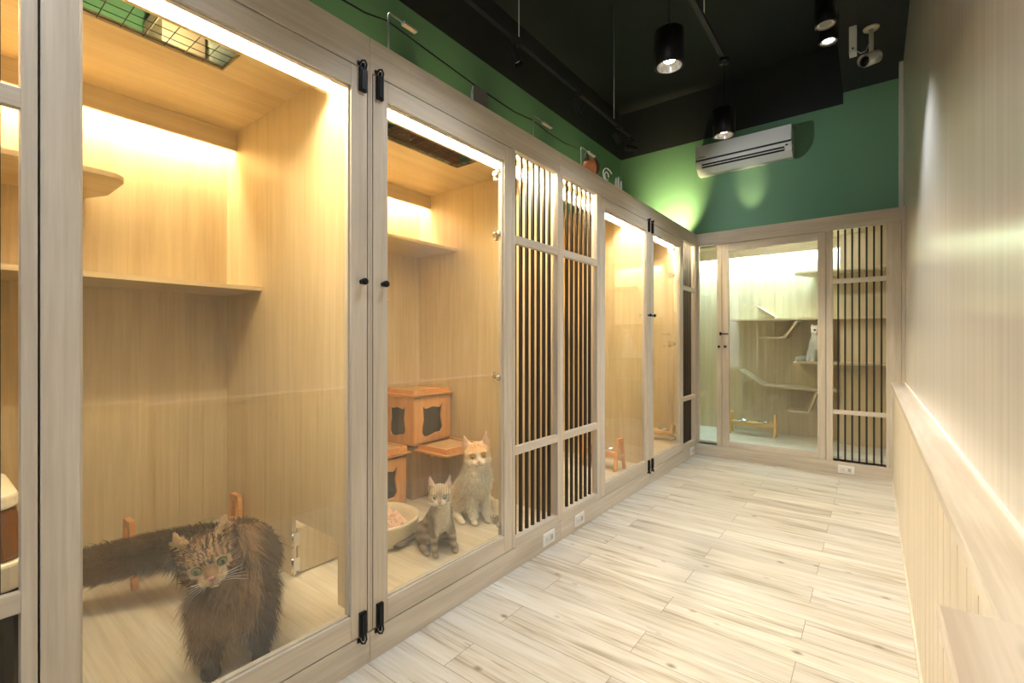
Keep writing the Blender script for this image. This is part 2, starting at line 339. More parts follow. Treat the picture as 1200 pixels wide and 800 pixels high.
def shelf(par, off, x0, x1, y0, y1, z, t=.02, mat=None, corner=0):
    if corner:
        poly = [(x0, y0), (x1, y0), (x1, y1-corner)]+[(x1-corner+corner*math.cos(a)-0, y1-corner+corner*math.sin(a)) for a in (R(22), R(45), R(68))]+[(x1-corner, y1), (x0+.12, y1), (x0, y1-.05)]
        m = MB().prism(poly, 'z', z, z+t)
    else: m = BX(x0, x1, y0, y1, z, z+t)
    return obj('shelf', m, mat or INY, par, .001, off)

def room_shell(par, off, y0, y1, hatch_hi=False, left=True, right=True):
    obj('back_panel', BX(XB-.018, XB, y0, y1, ZF, ZC), INZ, par, 0, off)
    obj('floor_panel', BX(XB, XL-TH, y0, y1, ZF-.02, ZF), FLIN, par, 0, off)
    if left: obj('side_panel', BX(XB, XL-TH, y0, y0+.01, ZF, ZC), INZ, par, 0, off)
    if right:
        if hatch_hi:
            hx0, hx1, hz = -2.02, -1.66, .405
            m = MB().box(XB, hx0, y1-.01, y1, ZF, ZC).box(hx1, XL-TH, y1-.01, y1, ZF, ZC).box(hx0, hx1, y1-.01, y1, hz, ZC)
            sp = obj('side_panel', m, INZ, par, 0, off)
        else: obj('side_panel', BX(XB, XL-TH, y1-.01, y1, ZF, ZC), INZ, par, 0, off)
def posts(par, off, ys, y0, y1):
    """front frame pieces fixed to the room: uprights, header, sill, plinth"""
    m = MB()
    for (a, b) in ys: m.box(XL-TH, XL, a, b, DZ0, DZ1+.004)
    fr = obj('front_frame', m, FRZ, par, .0012, off)
    obj('header', BX(XL-TH, XL, y0, y1, DZ1+.004, ZT), FRY, fr, .0015, off)
    obj('plinth', BX(XL-TH, XL, y0, y1, 0, DZ0-.004), FRY, fr, .0015, off)
    obj('roof_panel_edge', BX(XL-TH-.02, XL-TH, y0, y1, ZC+.021, ZT-.002), FRY, fr, 0, off)
def backing(par, off, y0, y1):
    """added dark strips that block room light in the door gaps"""
    m = MB().box(XL-TH-.012, XL-TH, y0-.01, y0+.012, DZ0, DZ1).box(XL-TH-.012, XL-TH, y1-.012, y1+.01, DZ0, DZ1)
    m.box(XL-TH-.012, XL-TH, y0, y1, DZ1-.012, DZ1+.01).box(XL-TH-.012, XL-TH, y0, y1, DZ0-.008, DZ0+.010)
    obj('gap_shade_strip', m, GAPSHADE, par, 0, off)
G_ROOMS = None
# ---- room 1 (nearest): slat panel and door
o1 = (XL, -.30, 0)
r1 = thing('cat_enclosure', o1, 'nearest glazed wooden cat room, with the long-haired brown tabby behind its door', 'cat enclosure')
room_shell(r1, o1, -.30, 1.04, hatch_hi=True)
posts(r1, o1, [(-.30, -.26), (.150, .176), (1.032, 1.041)], -.30, 1.041)
slat_panel(r1, o1, -.26, .150)
obj('lower_rail', BX(XL-TH, XL, -.26, .15, DZ0-.004, .158), FRY, r1, .001, o1)
left_door(r1, o1, .180, 1.028, 1.004, 1.006)
backing(r1, o1, .180, 1.028)
ceiling_panel(r1, o1, -.29, 1.03, -.12, .76)
led_bar(r1, o1, -1.69, -.29, 1.015, LED_WARM); cove(r1, o1, -.29, 1.03, LED_COVE)
shelf(r1, o1, -2.70, -2.30, -.29, 1.03, 1.42); shelf(r1, o1, -2.70, -2.27, -.29, .52, 1.80, corner=.07)
# the little hatch door standing open between room 1 and room 2
hd = obj('hatch_door', BX(-2.022, -2.008, 1.052, 1.34, .158, .355), INZ, r1, .001, o1)
hm = MB()
for z in (.20, .31): hm.box(-2.008, -1.990, 1.03, 1.034, z-.03, z+.03).box(-2.012, -2.006, 1.035, 1.06, z-.03, z+.03).tube([(-2.0, 1.026, z-.032), (-2.0, 1.026, z+.032)], .007, 10)
hm.box(-2.002, -1.985, 1.024, 1.031, .165, .350)
obj('hinge', hm, CHROME, hd, 0, o1)
# ---- room 2
o2 = (XL, 1.05, 0)
r2 = thing('cat_enclosure', o2, 'second cat room from the camera, holding the cream cat, grey tabby and cat tower', 'cat enclosure')
def room_shell2():
    m = MB().box(XB, -2.02, 1.041, 1.05, ZF, ZC).box(-1.66, XL-TH, 1.041, 1.05, ZF, ZC).box(-2.02, -1.66, 1.041, 1.05, .405, ZC)
    obj('side_panel', m, INZ, r2, 0, o2)
room_shell(r2, o2, 1.041, 2.365, left=False); room_shell2()
posts(r2, o2, [(1.042, 1.050), (1.902, 1.925), (2.335, 2.366)], 1.042, 2.366)
left_door(r2, o2, 1.054, 1.900, 1.097, 1.080, 1.868, (2.041, 1.726, .997, .254)); backing(r2, o2, 1.054, 1.900)
slat_panel(r2, o2, 1.925, 2.335)
obj('lower_rail', BX(XL-TH, XL, 1.925, 2.335, DZ0-.004, .158), FRY, r2, .001, o2)
ceiling_panel(r2, o2, 1.05, 2.355, 1.20, 2.075)
led_bar(r2, o2, -1.69, 1.06, 2.345, LED_WARM); cove(r2, o2, 1.06, 2.355, LED_COVE)
shelf(r2, o2, -2.70, -2.30, 1.70, 2.355, 1.81); shelf(r2, o2, -2.70, -2.30, 1.051, 1.775, 1.42)
# ---- room 3
o3 = (XL, 2.37, 0)
r3 = thing('cat_enclosure', o3, 'third cat room from the camera, its slat panel left of its glass door', 'cat enclosure')
room_shell(r3, o3, 2.367, 3.775)
posts(r3, o3, [(2.367, 2.397), (2.832, 2.880), (3.762, 3.775)], 2.367, 3.775)
slat_panel(r3, o3, 2.397, 2.832)
obj('lower_rail', BX(XL-TH, XL, 2.397, 2.832, DZ0-.004, .158), FRY, r3, .001, o3)
left_door(r3, o3, 2.884, 3.758, 3.728, 3.735); backing(r3, o3, 2.884, 3.758)
ceiling_panel(r3, o3, 2.377, 3.765, 2.60, 3.45)
led_bar(r3, o3, -1.69, 2.39, 3.755, LED_WARM); cove(r3, o3, 2.385, 3.765, LED_COVE)
shelf(r3, o3, -2.70, -2.30, 2.38, 3.1, 1.81); shelf(r3, o3, -2.70, -2.30, 2.9, 3.76, 1.42)
# ---- room 4
o4 = (XL, 3.78, 0)
r4 = thing('cat_enclosure', o4, 'fourth cat room, in the corner where the row meets the end room', 'cat enclosure')
room_shell(r4, o4, 3.776, YE)
posts(r4, o4, [(3.776, 3.786), (4.612, 4.632), (5.012, YE)], 3.776, YE)
left_door(r4, o4, 3.790, 4.608, 3.822, 3.812, 4.50, (2.06, 1.816, 1.156, .259)); backing(r4, o4, 3.790, 4.608)
slat_panel(r4, o4, 4.632, 5.012)
obj('lower_rail', BX(XL-TH, XL, 4.632, 5.012, DZ0-.004, .158), FRY, r4, .001, o4)
ceiling_panel(r4, o4, 3.786, 5.04, 3.95, 4.75)
led_bar(r4, o4, -1.69, 3.80, 4.98, LED_WARM); cove(r4, o4, 3.79, 5.04, LED_COVE)
# ---- end room
oe = (-1.46, YE, 0)
re_ = thing('cat_enclosure', oe, 'wide end cat room across the corridor, lit cool white, with zigzag wall shelves', 'cat enclosure')
YB = 5.95
obj('back_panel', BX(XB, .19, YB, YB+.018, ZF, ZC), INZ, re_, 0, oe)
obj('column_casing', BX(-.26, .19, 5.74, YB, ZF, ZC), INZ, re_, 0, oe)
obj('side_panel', MB().box(XB, XB+.01, YE+TH, YB, ZF, ZC), INZ, re_, 0, oe)
obj('side_panel', BX(.18, .19, YE+TH, YB, ZF, ZC), INZ, re_, 0, oe)
obj('partition_panel', BX(XB, XL-TH-.002, YE+.002, YE+.012, ZF, ZC), INZ, re_, 0, oe)
obj('floor_panel', BX(XB, .19, YE+TH, YB, ZF-.02, ZF), FLIN, re_, 0, oe)
cm = MB().box(XB, -2.35, YE+.012, YB, ZC, ZC+.02).box(-1.10, .19, YE+.012, YB, ZC, ZC+.02).box(-2.35, -1.10, YE+.012, 5.25, ZC, ZC+.02).box(-2.35, -1.10, 5.62, YB, ZC, ZC+.02)
obj('ceiling_panel', cm, INX, re_, 0, oe)
gm = MB()
for i in range(21): x = -2.34+1.23*i/20; gm.tube([(x, 5.24, ZC+.004), (x, 5.63, ZC+.004)], .0018, 6)
for i in range(7): y = 5.255+.06*i; gm.tube([(-2.36, y, ZC+.008), (-1.09, y, ZC+.008)], .0018, 6)
obj('vent_grille', gm, GRILLE, re_, 0, oe)
cb = obj('cove_board', BX(-2.69, -.26, 5.822, 5.84, 2.14, ZC), INX, re_, .001, oe)
obj('led_strip', BX(-2.66, -.28, 5.862, 5.90, 2.225, 2.245), LED_COOL, cb, 0, oe)
fb = obj('light_bar', BX(-1.40, -.30, YE+TH+.03, YE+TH+.06, 2.205, ZC), INX, re_, .001, oe)
obj('led_strip', BX(-1.38, -.32, YE+TH+.034, YE+TH+.056, 2.185, 2.2045), emis('led_front_cool', (.85, .95, 1.0), 34), fb, 0, oe)
fm = MB().box(XL, -1.437, YE, YE+TH, DZ0, DZ1+.004).box(-1.259, -1.214, YE, YE+TH, DZ0, DZ1+.004).box(-.331, -.282, YE, YE+TH, DZ0, DZ1+.004).box(.090, .19, YE, YE+TH, DZ0, DZ1+.004)
ef = obj('front_frame', fm, FRZ, re_, .0012, oe)
obj('header', BX(XL, .19, YE, YE+TH, DZ1+.004, ZT), FRX, ef, .0015, oe)
obj('plinth', BX(XL, .19, YE, YE+TH, 0, DZ0-.002), FRX, ef, .0015, oe)
obj('end_stile', BX(.192, XW, YE-.004, YE+TH, 0, ZT+.006), FRZ, ef, .0015, oe)
obj('glass_pane', BX(-1.437, -1.259, YE+.018, YE+.024, DZ0, DZ1+.004), GLASS, ef, 0, oe)
up, ra = frame_mb(-1.210, -.335, DZ0, DZ1, .062, .062, .072, YE, 'x')
ed = obj2('door', up, FRZ, ra, FRX, re_, .0015, oe)
obj('glass_pane', BX(-1.152, -.393, YE+.018, YE+.024, DZ0+.058, DZ1-.068), GLASS, ed, 0, oe)
knob(ed, (-1.176, YE, 1.128), (0, -1, 0), oe); knob(ef, (-1.236, YE, 1.128), (0, -1, 0), oe)
obj('latch', MB().box(-1.232, -1.214, YE-.012, YE, 1.243, 1.275).tube([(-1.225, YE-.008, 1.258), (-1.150, YE-.008, 1.258)], .006, 10).tube([(-1.155, YE, 1.258), (-1.155, YE-.016, 1.258)], .006, 10), BLACK, ed, 0, oe)
em = MB().box(-1.222, -1.20, YE+TH, YE+TH+.012, DZ0, DZ1).box(-.345, -.32, YE+TH, YE+TH+.012, DZ0, DZ1).box(-1.21, -.335, YE+TH, YE+TH+.012, DZ1-.012, DZ1+.01).box(-1.21, -.335, YE+TH, YE+TH+.012, DZ0-.008, DZ0+.01)
obj('gap_shade_strip', em, GAPSHADE, re_, 0, oe)  # added dark strips keep the end door gaps from showing room light
ep = obj('slat_panel', BX(-.282, .090, YE, YE+.022, 1.695, 1.735), FRX, re_, .001, oe)
obj('cross_rail', BX(-.282, .090, YE, YE+.022, .535, .573), FRX, ep, .001, oe)
for i in range(7):
    xc = -.282+.372/7.35*(i+.74)
    obj('slat', BX(xc-.007, xc+.007, YE+.030, YE+.046, .12, 2.2), SLATM, ep, .001, oe)
# zigzag shelves on the back wall of the end room
def plank(name, pts, y0=5.66, t=.022, y1=YB):
    """bent board: polyline in x-z, thickness t, depth y0..y1"""
    m = MB()
    for (p, q) in zip(pts, pts[1:]):
        P = Vector((p[0], (y0+y1)/2, p[1])); Q = Vector((q[0], (y0+y1)/2, q[1])); m.beam(P, Q, y1-y0, t)
    return obj(name, m, INX, re_, .001, oe)
plank('shelf', [(-1.262, 1.418), (-.262, 1.412)]); plank('shelf', [(-.26, 1.412), (.178, 1.41)], y1=5.738)
plank('shelf', [(-1.01, 1.56), (-.83, 1.435)])
plank('shelf', [(-.625, 1.395), (-.735, 1.222), (-.995, 1.222)])
plank('shelf', [(-1.19, .855), (-.935, .695), (-.262, .685)]); plank('shelf', [(-.45, .672), (-.523, .448), (-.72, .448)])
plank('shelf', [(-.645, .965), (-.262, .965)], y0=5.52); plank('shelf', [(-.26, .965), (.178, .965)], y0=5.52, y1=5.738)
plank('shelf', [(-.26, 1.876), (.178, 1.876)], y0=5.50, y1=5.738)
obj('shelf', MB().prism([(-.262, 5.50), (-.56, 5.50), (-.62, 5.53), (-.64, 5.60), (-.50, YB), (-.262, YB)], 'z', 1.862, 1.884), INX, re_, .001, oe)

# ------------------------------------------------------------------ outlets
def outlet(loc, rot, label, g='white wall sockets on the plinths'):
    t = thing('wall_outlet', loc, label, 'outlet', g, rot)     # local: plate in the x-z plane facing -y
    obj('cover_plate', BX(-.060, .060, -.006, 0, -.036, .036), WHITEP, t, .003)
    m = MB().box(-.045, -.003, -.009, -.006, -.024, .024).box(.003, .045, -.009, -.006, -.024, .024); obj('socket_insert', m, plain('ivory_plastic', (.72, .71, .68), .3), t, .002)
    h = MB()
    for x in (-.032, -.018): obj('slot', BX(x-.0012, x+.0012, -.0095, -.0088, -.009, .005), plain('slot_grey', (.22, .22, .22), .5), t)
    obj('cover_flap', BX(.014, .034, -.0100, -.0088, -.014, .014), plain('flap_grey', (.4, .4, .4), .5), t)
outlet((XL, 2.235, .062), R(90), 'white double wall outlet under the first slat panel beside the door with two cats')
outlet((XL, 2.585, .062), R(90), 'white double wall outlet under the second slat panel from the camera')
outlet((XL, 4.905, .062), R(90), 'small white wall outlet low in the far left corner of the corridor')
outlet((-.185, YE, .052), 0, 'white double wall outlet on the plinth of the end room below its slats')

# ------------------------------------------------------------------ feeders
def feeder(loc, rot, label, length=.42, h=.27, mat=ORANGE, group='raised wooden cat feeders'):
    t = thing('raised_feeder', loc, label, 'cat feeder', group, rot)    # length along x
    for s in (-1, 1):
        x = s*length/2; m = MB()
        m.beam((x, -.075, 0), (x, -.028, h), .022, .028, (1, 0, 0)); m.beam((x, .075, 0), (x, .028, h), .022, .028, (1, 0, 0))
        m.box(x-.011, x+.011, -.038, .038, h-.030, h+.004); m.box(x-.0105, x+.0105, -.055, .055, h*.42, h*.42+.022)
        obj('leg', m, mat, t, .002)
    zt = h*.52
    obj('tray_shelf', MB().box(-length/2, length/2, -.070, .070, zt, zt+.016).box(-length/2, length/2, -.070, -.056, zt-.022, zt), mat, t, .002)
    for s in (-1, 1):
        obj('bowl', MB().lathe([(.0, .0165), (.035, .0165), (.048, .020), (.052, .028), (.056, .029), (.058, .026), (.054, .0165)], (s*length*.23, 0, zt), 24), CHROME, t)
feeder((-2.50, .785, ZF), R(90), 'orange raised feeder against the back panel behind the brown long-haired cat')
feeder((-1.76, 3.50, ZF), R(-4), 'orange raised feeder seen through the third glass door', .31, .25)
feeder((-1.82, 4.86, ZF), 0, 'raised feeder in the corner room seen through the fourth door', .36, .16, BAMB)
feeder((-1.05, 5.72, ZF), 0, 'yellow bamboo raised feeder on the floor of the end room', .44, .24, BAMB)

# ------------------------------------------------------------------ cat tower in room 2
TW = thing('cat_tower', (-2.35, 2.01, ZF), 'orange wooden cat tower of stacked boxes with cat-shaped openings and step trays', 'cat tower')
ot = (-2.35, 2.01, ZF)
def cat_hole(cx, cz, w, h):
    """outline of the opening, a soft shield with two pointed ears"""
    pts = [(-.42, .50), (-.30, .40), (-.12, .43), (.0, .46), (.12, .43), (.30, .40), (.44, .54), (.42, .34), (.38, .12), (.42, -.10), (.46, -.28), (.36, -.42), (.15, -.42), (0, -.46), (-.15, -.50), (-.33, -.50), (-.44, -.38), (-.44, -.18), (-.38, .04), (-.40, .28)]
    return [(cx+p[0]*w, cz+p[1]*h) for p in pts]
def holed_panel(name, axis, outer, inner, a, b, mat, parent, off):
    bm = bmesh.new()
    def P(p, t): return {'x': (t, p[0], p[1]), 'y': (p[0], t, p[1])}[axis]
    for loop in (outer, inner):
        vs_ = [bm.verts.new(P(p, a)) for p in loop]
        for i in range(len(vs_)): bm.edges.new((vs_[i], vs_[(i+1) % len(vs_)]))
    bmesh.ops.triangle_fill(bm, use_beauty=True, use_dissolve=False, edges=bm.edges[:])
    r_ = bmesh.ops.extrude_face_region(bm, geom=bm.faces[:]); d = Vector(P((0, 0), b-a))
    bmesh.ops.translate(bm, verts=[v for v in r_['geom'] if isinstance(v, bmesh.types.BMVert)], vec=d)
    bmesh.ops.translate(bm, verts=bm.verts[:], vec=-Vector(off)); bmesh.ops.recalc_face_normals(bm, faces=bm.faces)
    me = bpy.data.meshes.new(name); bm.to_mesh(me); bm.free(); me.materials.append(mat)
    o = bpy.data.objects.new(name, me); C.objects.link(o); o.parent = parent; return o
def rect(a0, a1, b0, b1): return [(a0, b0), (a1, b0), (a1, b1), (a0, b1)]
def tray(x0, x1, y0, y1, z, par, lip=.028):
    o = obj('tray', BX(x0, x1, y0, y1, z, z+.012), ORANGE, par, .001, ot)
    m = MB().box(x0+.02, x1-.02, y0+.02, y0+.034, z+.012, z+.012+lip).box(x0+.02, x1-.02, y1-.034, y1-.02, z+.012, z+.012+lip).box(x1-.034, x1-.02, y0+.034, y1-.034, z+.012, z+.012+lip)
    obj('tray_lip', m, ORANGE, o, .001, ot)
    obj('pad', BX(x0+.035, x1-.035, y0+.035, y1-.035, z+.012, z+.020+lip*.5), wood('sisal_pad', (.48, .28, .13), (.62, .40, .20), 'y', .8, 3), o, .003, ot)
def cat_box(x0, x1, y0, y1, z0, z1):
    b = obj('box', MB().box(x0, x0+.012, y0, y1, z0, z1).box(x0, x1, y1-.012, y1, z0, z1).box(x0, x1, y0, y1, z0, z0+.012).box(x0, x1, y0, y1, z1-.012, z1), ORANGEZ, TW, .001, ot)
    w_, h_ = (y1-y0)*.62, (z1-z0)*.64
    holed_panel('front_panel', 'x', rect(y0, y1-.012, z0, z1), cat_hole((y0+y1)/2, (z0+z1)/2-.01, w_, h_), x1-.012, x1, ORANGEZ, b, ot)
    holed_panel('side_board', 'y', rect(x0+.012, x1-.012, z0+.012, z1-.012), cat_hole((x0+x1)/2, (z0+z1)/2-.01, (x1-x0)*.55, h_), y0, y0+.012, ORANGEZ, b, ot)
    obj('dark_core', BX(x0+.014, x1-.05, y0+.05, y1-.014, z0+.014, z1-.014), plain('dark_inside', (.035, .026, .02), .9), b, 0, ot)  # solid dark block put in to make the box interior read dark
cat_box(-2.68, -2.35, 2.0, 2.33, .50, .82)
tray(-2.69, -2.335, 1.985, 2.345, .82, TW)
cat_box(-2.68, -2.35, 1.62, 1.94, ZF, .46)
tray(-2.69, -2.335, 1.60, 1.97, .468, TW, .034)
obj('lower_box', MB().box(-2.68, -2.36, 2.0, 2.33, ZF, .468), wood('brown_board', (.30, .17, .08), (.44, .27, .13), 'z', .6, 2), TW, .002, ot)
tray(-2.35, -2.05, 2.0, 2.33, .470, TW, .034)
obj('bracket', MB().prism([(-2.35, .40), (-2.35, .470), (-2.20, .470)], 'y', 2.14, 2.152), ORANGE, TW, 0, ot)

# ------------------------------------------------------------------ cream bed with peach blanket
bd = thing('cat_bed', (-2.04, 1.50, ZF), 'cream dish-shaped cat bed with a peach fluffy blanket beside the grey tabby', 'cat bed')
ring = [(.0, .012), (.13, .012), (.165, .03), (.19, .075), (.20, .12), (.212, .122), (.214, .11), (.205, .06), (.185, .012), (.16, 0), (0, 0)]
sh = obj('shell', MB().lathe(ring, (0, 0, 0), 40), CREAM, bd); sh.scale = (.95, 1.0, 1)
bm_ = MB(); n_ = 60; vs_ = []
for i in range(n_):
    for j in range(n_):
        a, b = (i/(n_-1)-.5)*.30, (j/(n_-1)-.5)*.30; r_ = math.hypot(a, b)
        z = .06+.06*max(0, 1-(r_/.17)**2)+.05*noise.noise(Vector((a*22, b*22, 1)))+.02*noise.noise(Vector((a*70, b*70, 4)))-(.035 if r_ > .15 else 0)
        k = min(1, .155/max(r_, 1e-4)); vs_.append((a*k, b*k, z))
bm_.add(vs_, [(i*n_+j, (i+1)*n_+j, (i+1)*n_+j+1, i*n_+j+1) for i in range(n_-1) for j in range(n_-1)], True)
bm_.add([(v[0]*.9, v[1]*.9, .02) for v in (vs_[0], vs_[n_-1], vs_[-1], vs_[-n_])], [(0, 1, 2, 3)])
obj('blanket', bm_, plain('peach_fleece', (.78, .52, .38), .95, bump=1, bscale=120), bd)

# ------------------------------------------------------------------ litter box seen at the far left through the slats
lb = thing('litter_box', (-1.93, .02, ZF), 'cream covered litter box on a dark base, cut by the left edge of the photo', 'litter box')
def rbox(x0, x1, y0, y1, z0, z1, c=.06, top=1.0):
    poly = []
    for (cx, cy, a0) in ((x1-c, y1-c, 0), (x0+c, y1-c, 90), (x0+c, y0+c, 180), (x1-c, y0+c, 270)):
        for k in range(6): a = R(a0+90*k/5); poly.append((cx+c*math.cos(a), cy+c*math.sin(a)))
    n = len(poly); mx, my = (x0+x1)/2, (y0+y1)/2
    vs_ = [(p[0], p[1], z0) for p in poly]+[(mx+(p[0]-mx)*top, my+(p[1]-my)*top, z1) for p in poly]
    return MB().add(vs_, [tuple(range(n))[::-1], tuple(range(n, 2*n))]+[(i, (i+1) % n, n+(i+1) % n, n+i) for i in range(n)])
obj('base_tray', rbox(-.2, .2, -.22, .17, 0, .40, .06), plain('dark_grey_plastic', (.03, .03, .032), .4), lb, .004)
obj('rim', rbox(-.215, .215, -.235, .185, .40, .47, .07), CREAM, lb, .008)
obj('hood', rbox(-.2, .2, -.22, .17, .47, .60, .06, .93), plain('brown_smoked_plastic', (.22, .10, .045), .25), lb, .01)
obj('lid_ring', rbox(-.195, .195, -.215, .165, .60, .635, .07, .97), CREAM, lb, .008)

# ------------------------------------------------------------------ things on top of the rooms
SILV = plain('brushed_silver', (.62, .62, .58), .35, .8)
ps = [(1.226, 2.553, 'nearest'), (2.278, 2.527, 'middle'), (2.854, 2.529, 'farthest')]
for (y, zt, nm) in ps:
    t = thing('arm_lamp', (-1.60, y, ZT), nm+' of three thin silver arm lamps on top of the cat rooms', 'lamp', 'thin arm lamps on the cabinet top')
    hh = zt-ZT; ln = .15 if nm == 'nearest' else .20
    obj('base_plate', BX(-.02, .02, -.02, .02, -.0, .006), SILV, t, .001)
    obj('stem', MB().tube([(0, 0, .004), (0, 0, hh-.008), (0, .006, hh), (0, ln*.55, hh)], .004, 8), SILV, t)
    obj('lamp_head', BX(-.012, .012, ln*.5, ln, hh-.010, hh+.003), SILV, t, .003)
cb_pts = [(.7, 2.50), (1.003, 2.487), (1.116, 2.494), (1.226, 2.520), (1.456, 2.505), (1.78, 2.486), (2.096, 2.480), (2.278, 2.500), (2.45, 2.485), (2.65, 2.486), (2.854, 2.512)]
tag(obj('power_cable', MB().tube([(-1.606, y, z) for (y, z) in cb_pts], .0035, 8), BLACK), 'thin black cable slung along the tops of the arm lamps', 'cable')
hp = thing('speaker_box', (-1.575, 1.77, ZT), 'grey rounded box with a lens standing on the cabinet top between two arm lamps', 'device')
mb_ = MB(); poly = []
for (cx, cz, a0) in ((.035, .135, 0), (-.035, .135, 90)):
    for k in range(6): a = R(a0+90*k/5); poly.append((cx+.022*math.cos(a), cz+.022*math.sin(a)))
poly += [(-.057, 0), (.057, 0)]
mb_.prism(poly, 'x', -.01, .01); obj('body', mb_, plain('warm_grey_plastic', (.17, .16, .145), .5), hp, .003)
obj('lens', MB().tube([(.01, .03, .05), (.015, .03, .05)], .012, 14), BLACK, hp)
ct = thing('small_sensor', (-1.60, 1.925, ZT), 'tiny white knob sensor on the cabinet top next to the grey box', 'sensor')
obj('body', MB().tube([(0, 0, 0), (0, 0, .02)], .008, 10), DARKB, ct); obj('cap', MB().lathe([(0, .05), (.008, .046), (.012, .034), (.010, .022), (0, .02)], (0, 0, 0), 14), WHITEP, ct)
# cat head ornament
co = thing('cat_ornament', (-1.515, 2.84, ZT), 'small brown and orange cat head ornament with pointed dark ears on the cabinet top', 'ornament')
bmm = MB()
def ellip(m, c, r, n=14):
    vs_ = []; fs_ = []
    for i in range(n+1):
        th = math.pi*i/n
        for k in range(n*2): ph = math.pi*k/n; vs_.append((c[0]+r[0]*math.sin(th)*math.cos(ph), c[1]+r[1]*math.sin(th)*math.sin(ph), c[2]+r[2]*math.cos(th)))
    for i in range(n):
        for k in range(n*2): fs_.append((i*2*n+k, (i+1)*2*n+k, (i+1)*2*n+(k+1) % (2*n), i*2*n+(k+1) % (2*n)))
    return m.add(vs_, fs_, True)
obj('head', ellip(bmm, (0, 0, .06), (.045, .085, .062)), plain('orange_clay', (.55, .20, .08), .5), co)
obj('face_mask', ellip(MB(), (.018, .015, .066), (.032, .045, .055)), plain('dark_brown_clay', (.06, .03, .02), .6), co)
for s in (-1, 1):
    obj('ear', MB().tube([(0, s*.058, .085), (0, s*.066, .12), (0, s*.070, .160)], [.022, .013, .001], 10), plain('dark_ear_clay', (.05, .03, .02), .6), co)
# wire lettering
wl = thing('wire_lettering', (-1.49, 2.97, ZT), 'thin white wire lettering standing on the far part of the cabinet top', 'sign')
def stroke(pts, nm='letter'):
    obj(nm, MB().tube([(0, p[0], p[1]) for p in pts], .004, 8), WHITEP, wl)
arc = [(.075+.075*math.cos(R(a)), .055+.052*math.sin(R(a))) for a in range(40, 320, 14)]; stroke(arc)
stroke([(.055+.03*math.cos(R(a)), .05+.028*math.sin(R(a))) for a in range(0, 340, 20)])
for i, y in enumerate((.19, .235, .28)):
    stroke([(y, .0), (y+.004, .05+.03*(i % 2)), (y+.014, .078+.02*(i % 2)), (y+.022, .05), (y+.02, 0)])
stroke([(.02, .004), (.34, .004)], 'base_wire')
# boxes kept on the roofs (seen from below through the grilles)
def carton(loc, sx, sy, sz, mat, label):
    t = thing('storage_box', loc, label, 'box', 'boxes stored on top of the cat rooms')
    obj('body', BX(-sx/2, sx/2, -sy/2, sy/2, 0, sz), mat, t, .004); obj('lid', BX(-sx/2-.006, sx/2+.006, -sy/2-.006, sy/2+.006, sz-.05, sz+.01), mat, t, .004)
carton((-2.60, .77, ZT-.028), .24, .17, .40, plain('pink_cardboard', (.62, .42, .33), .8), 'pinkish brown box above the grille of the nearest cat room')
carton((-2.60, .96, ZT-.028), .24, .16, .36, plain('white_carton', (.8, .8, .76), .7), 'small white box above the grille of the nearest cat room')
carton((-2.60, 2.32, ZT-.028), .24, .48, .40, plain('brick_cardboard', (.55, .20, .10), .8), 'reddish brown box above the grille of the second cat room')
# uplights on the roofs by the green wall
for i, (ux, y) in enumerate(((-2.22, .62), (-2.42, 1.78), (-2.42, 2.68), (-2.42, 3.69), (-2.42, 4.61))):
    nm = ('first', 'second', 'third', 'fourth', 'fifth')[i]
    t = thing('uplight', (ux, y, ZT-.028), 'small uplight on the cabinet top, '+nm+' counted from the camera', 'light', 'wall uplights on the cabinet top')
    obj('body', MB().lathe([(0, 0), (.03, 0), (.03, .05), (.026, .05), (.026, .044), (0, .044)], (0, 0, 0), 20), BLACK, t)
    obj('lens', MB().lathe([(0, .045), (.0255, .045)], (0, 0, 0), 20), LAMPON, t)
    light('uplight_lamp', 'SPOT', (ux, y, ZT+.04), W_UP, (1, .93, .42), (-2.74, y, 3.12 if i else 2.8), spot_size=R(52 if i else 100), spot_blend=1, shadow_soft_size=.03)
# corner washer for the end wall
t = thing('uplight', (-1.95, 5.62, ZC+.022), 'uplight in the far corner making the brightest pool on the green end wall', 'light', 'wall uplights on the cabinet top')
obj('body', MB().lathe([(0, 0), (.03, 0), (.03, .05), (.026, .05), (.026, .044), (0, .044)], (0, 0, 0), 20), BLACK, t); obj('lens', MB().lathe([(0, .045), (.0255, .045)], (0, 0, 0), 20), LAMPON, t)
light('uplight_lamp', 'SPOT', (-1.10, 5.60, ZC+.09), 24, (1, .80, .5), (-1.12, 6.02, 2.97), spot_size=R(30), spot_blend=1, shadow_soft_size=.03)
light('uplight_lamp', 'SPOT', (-1.95, 5.62, ZC+.12), 110, (1, .86, .45), (-2.02, 6.02, 2.86), spot_size=R(74), spot_blend=1, shadow_soft_size=.03)
t = thing('uplight', (-1.10, 5.60, ZC+.022), 'small uplight on the end room below the air conditioner', 'light', 'wall uplights on the cabinet top')
obj('body', MB().lathe([(0, 0), (.03, 0), (.03, .05), (.026, .05), (.026, .044), (0, .044)], (0, 0, 0), 20), BLACK, t); obj('lens', MB().lathe([(0, .045), (.0255, .045)], (0, 0, 0), 20), LAMPON, t)

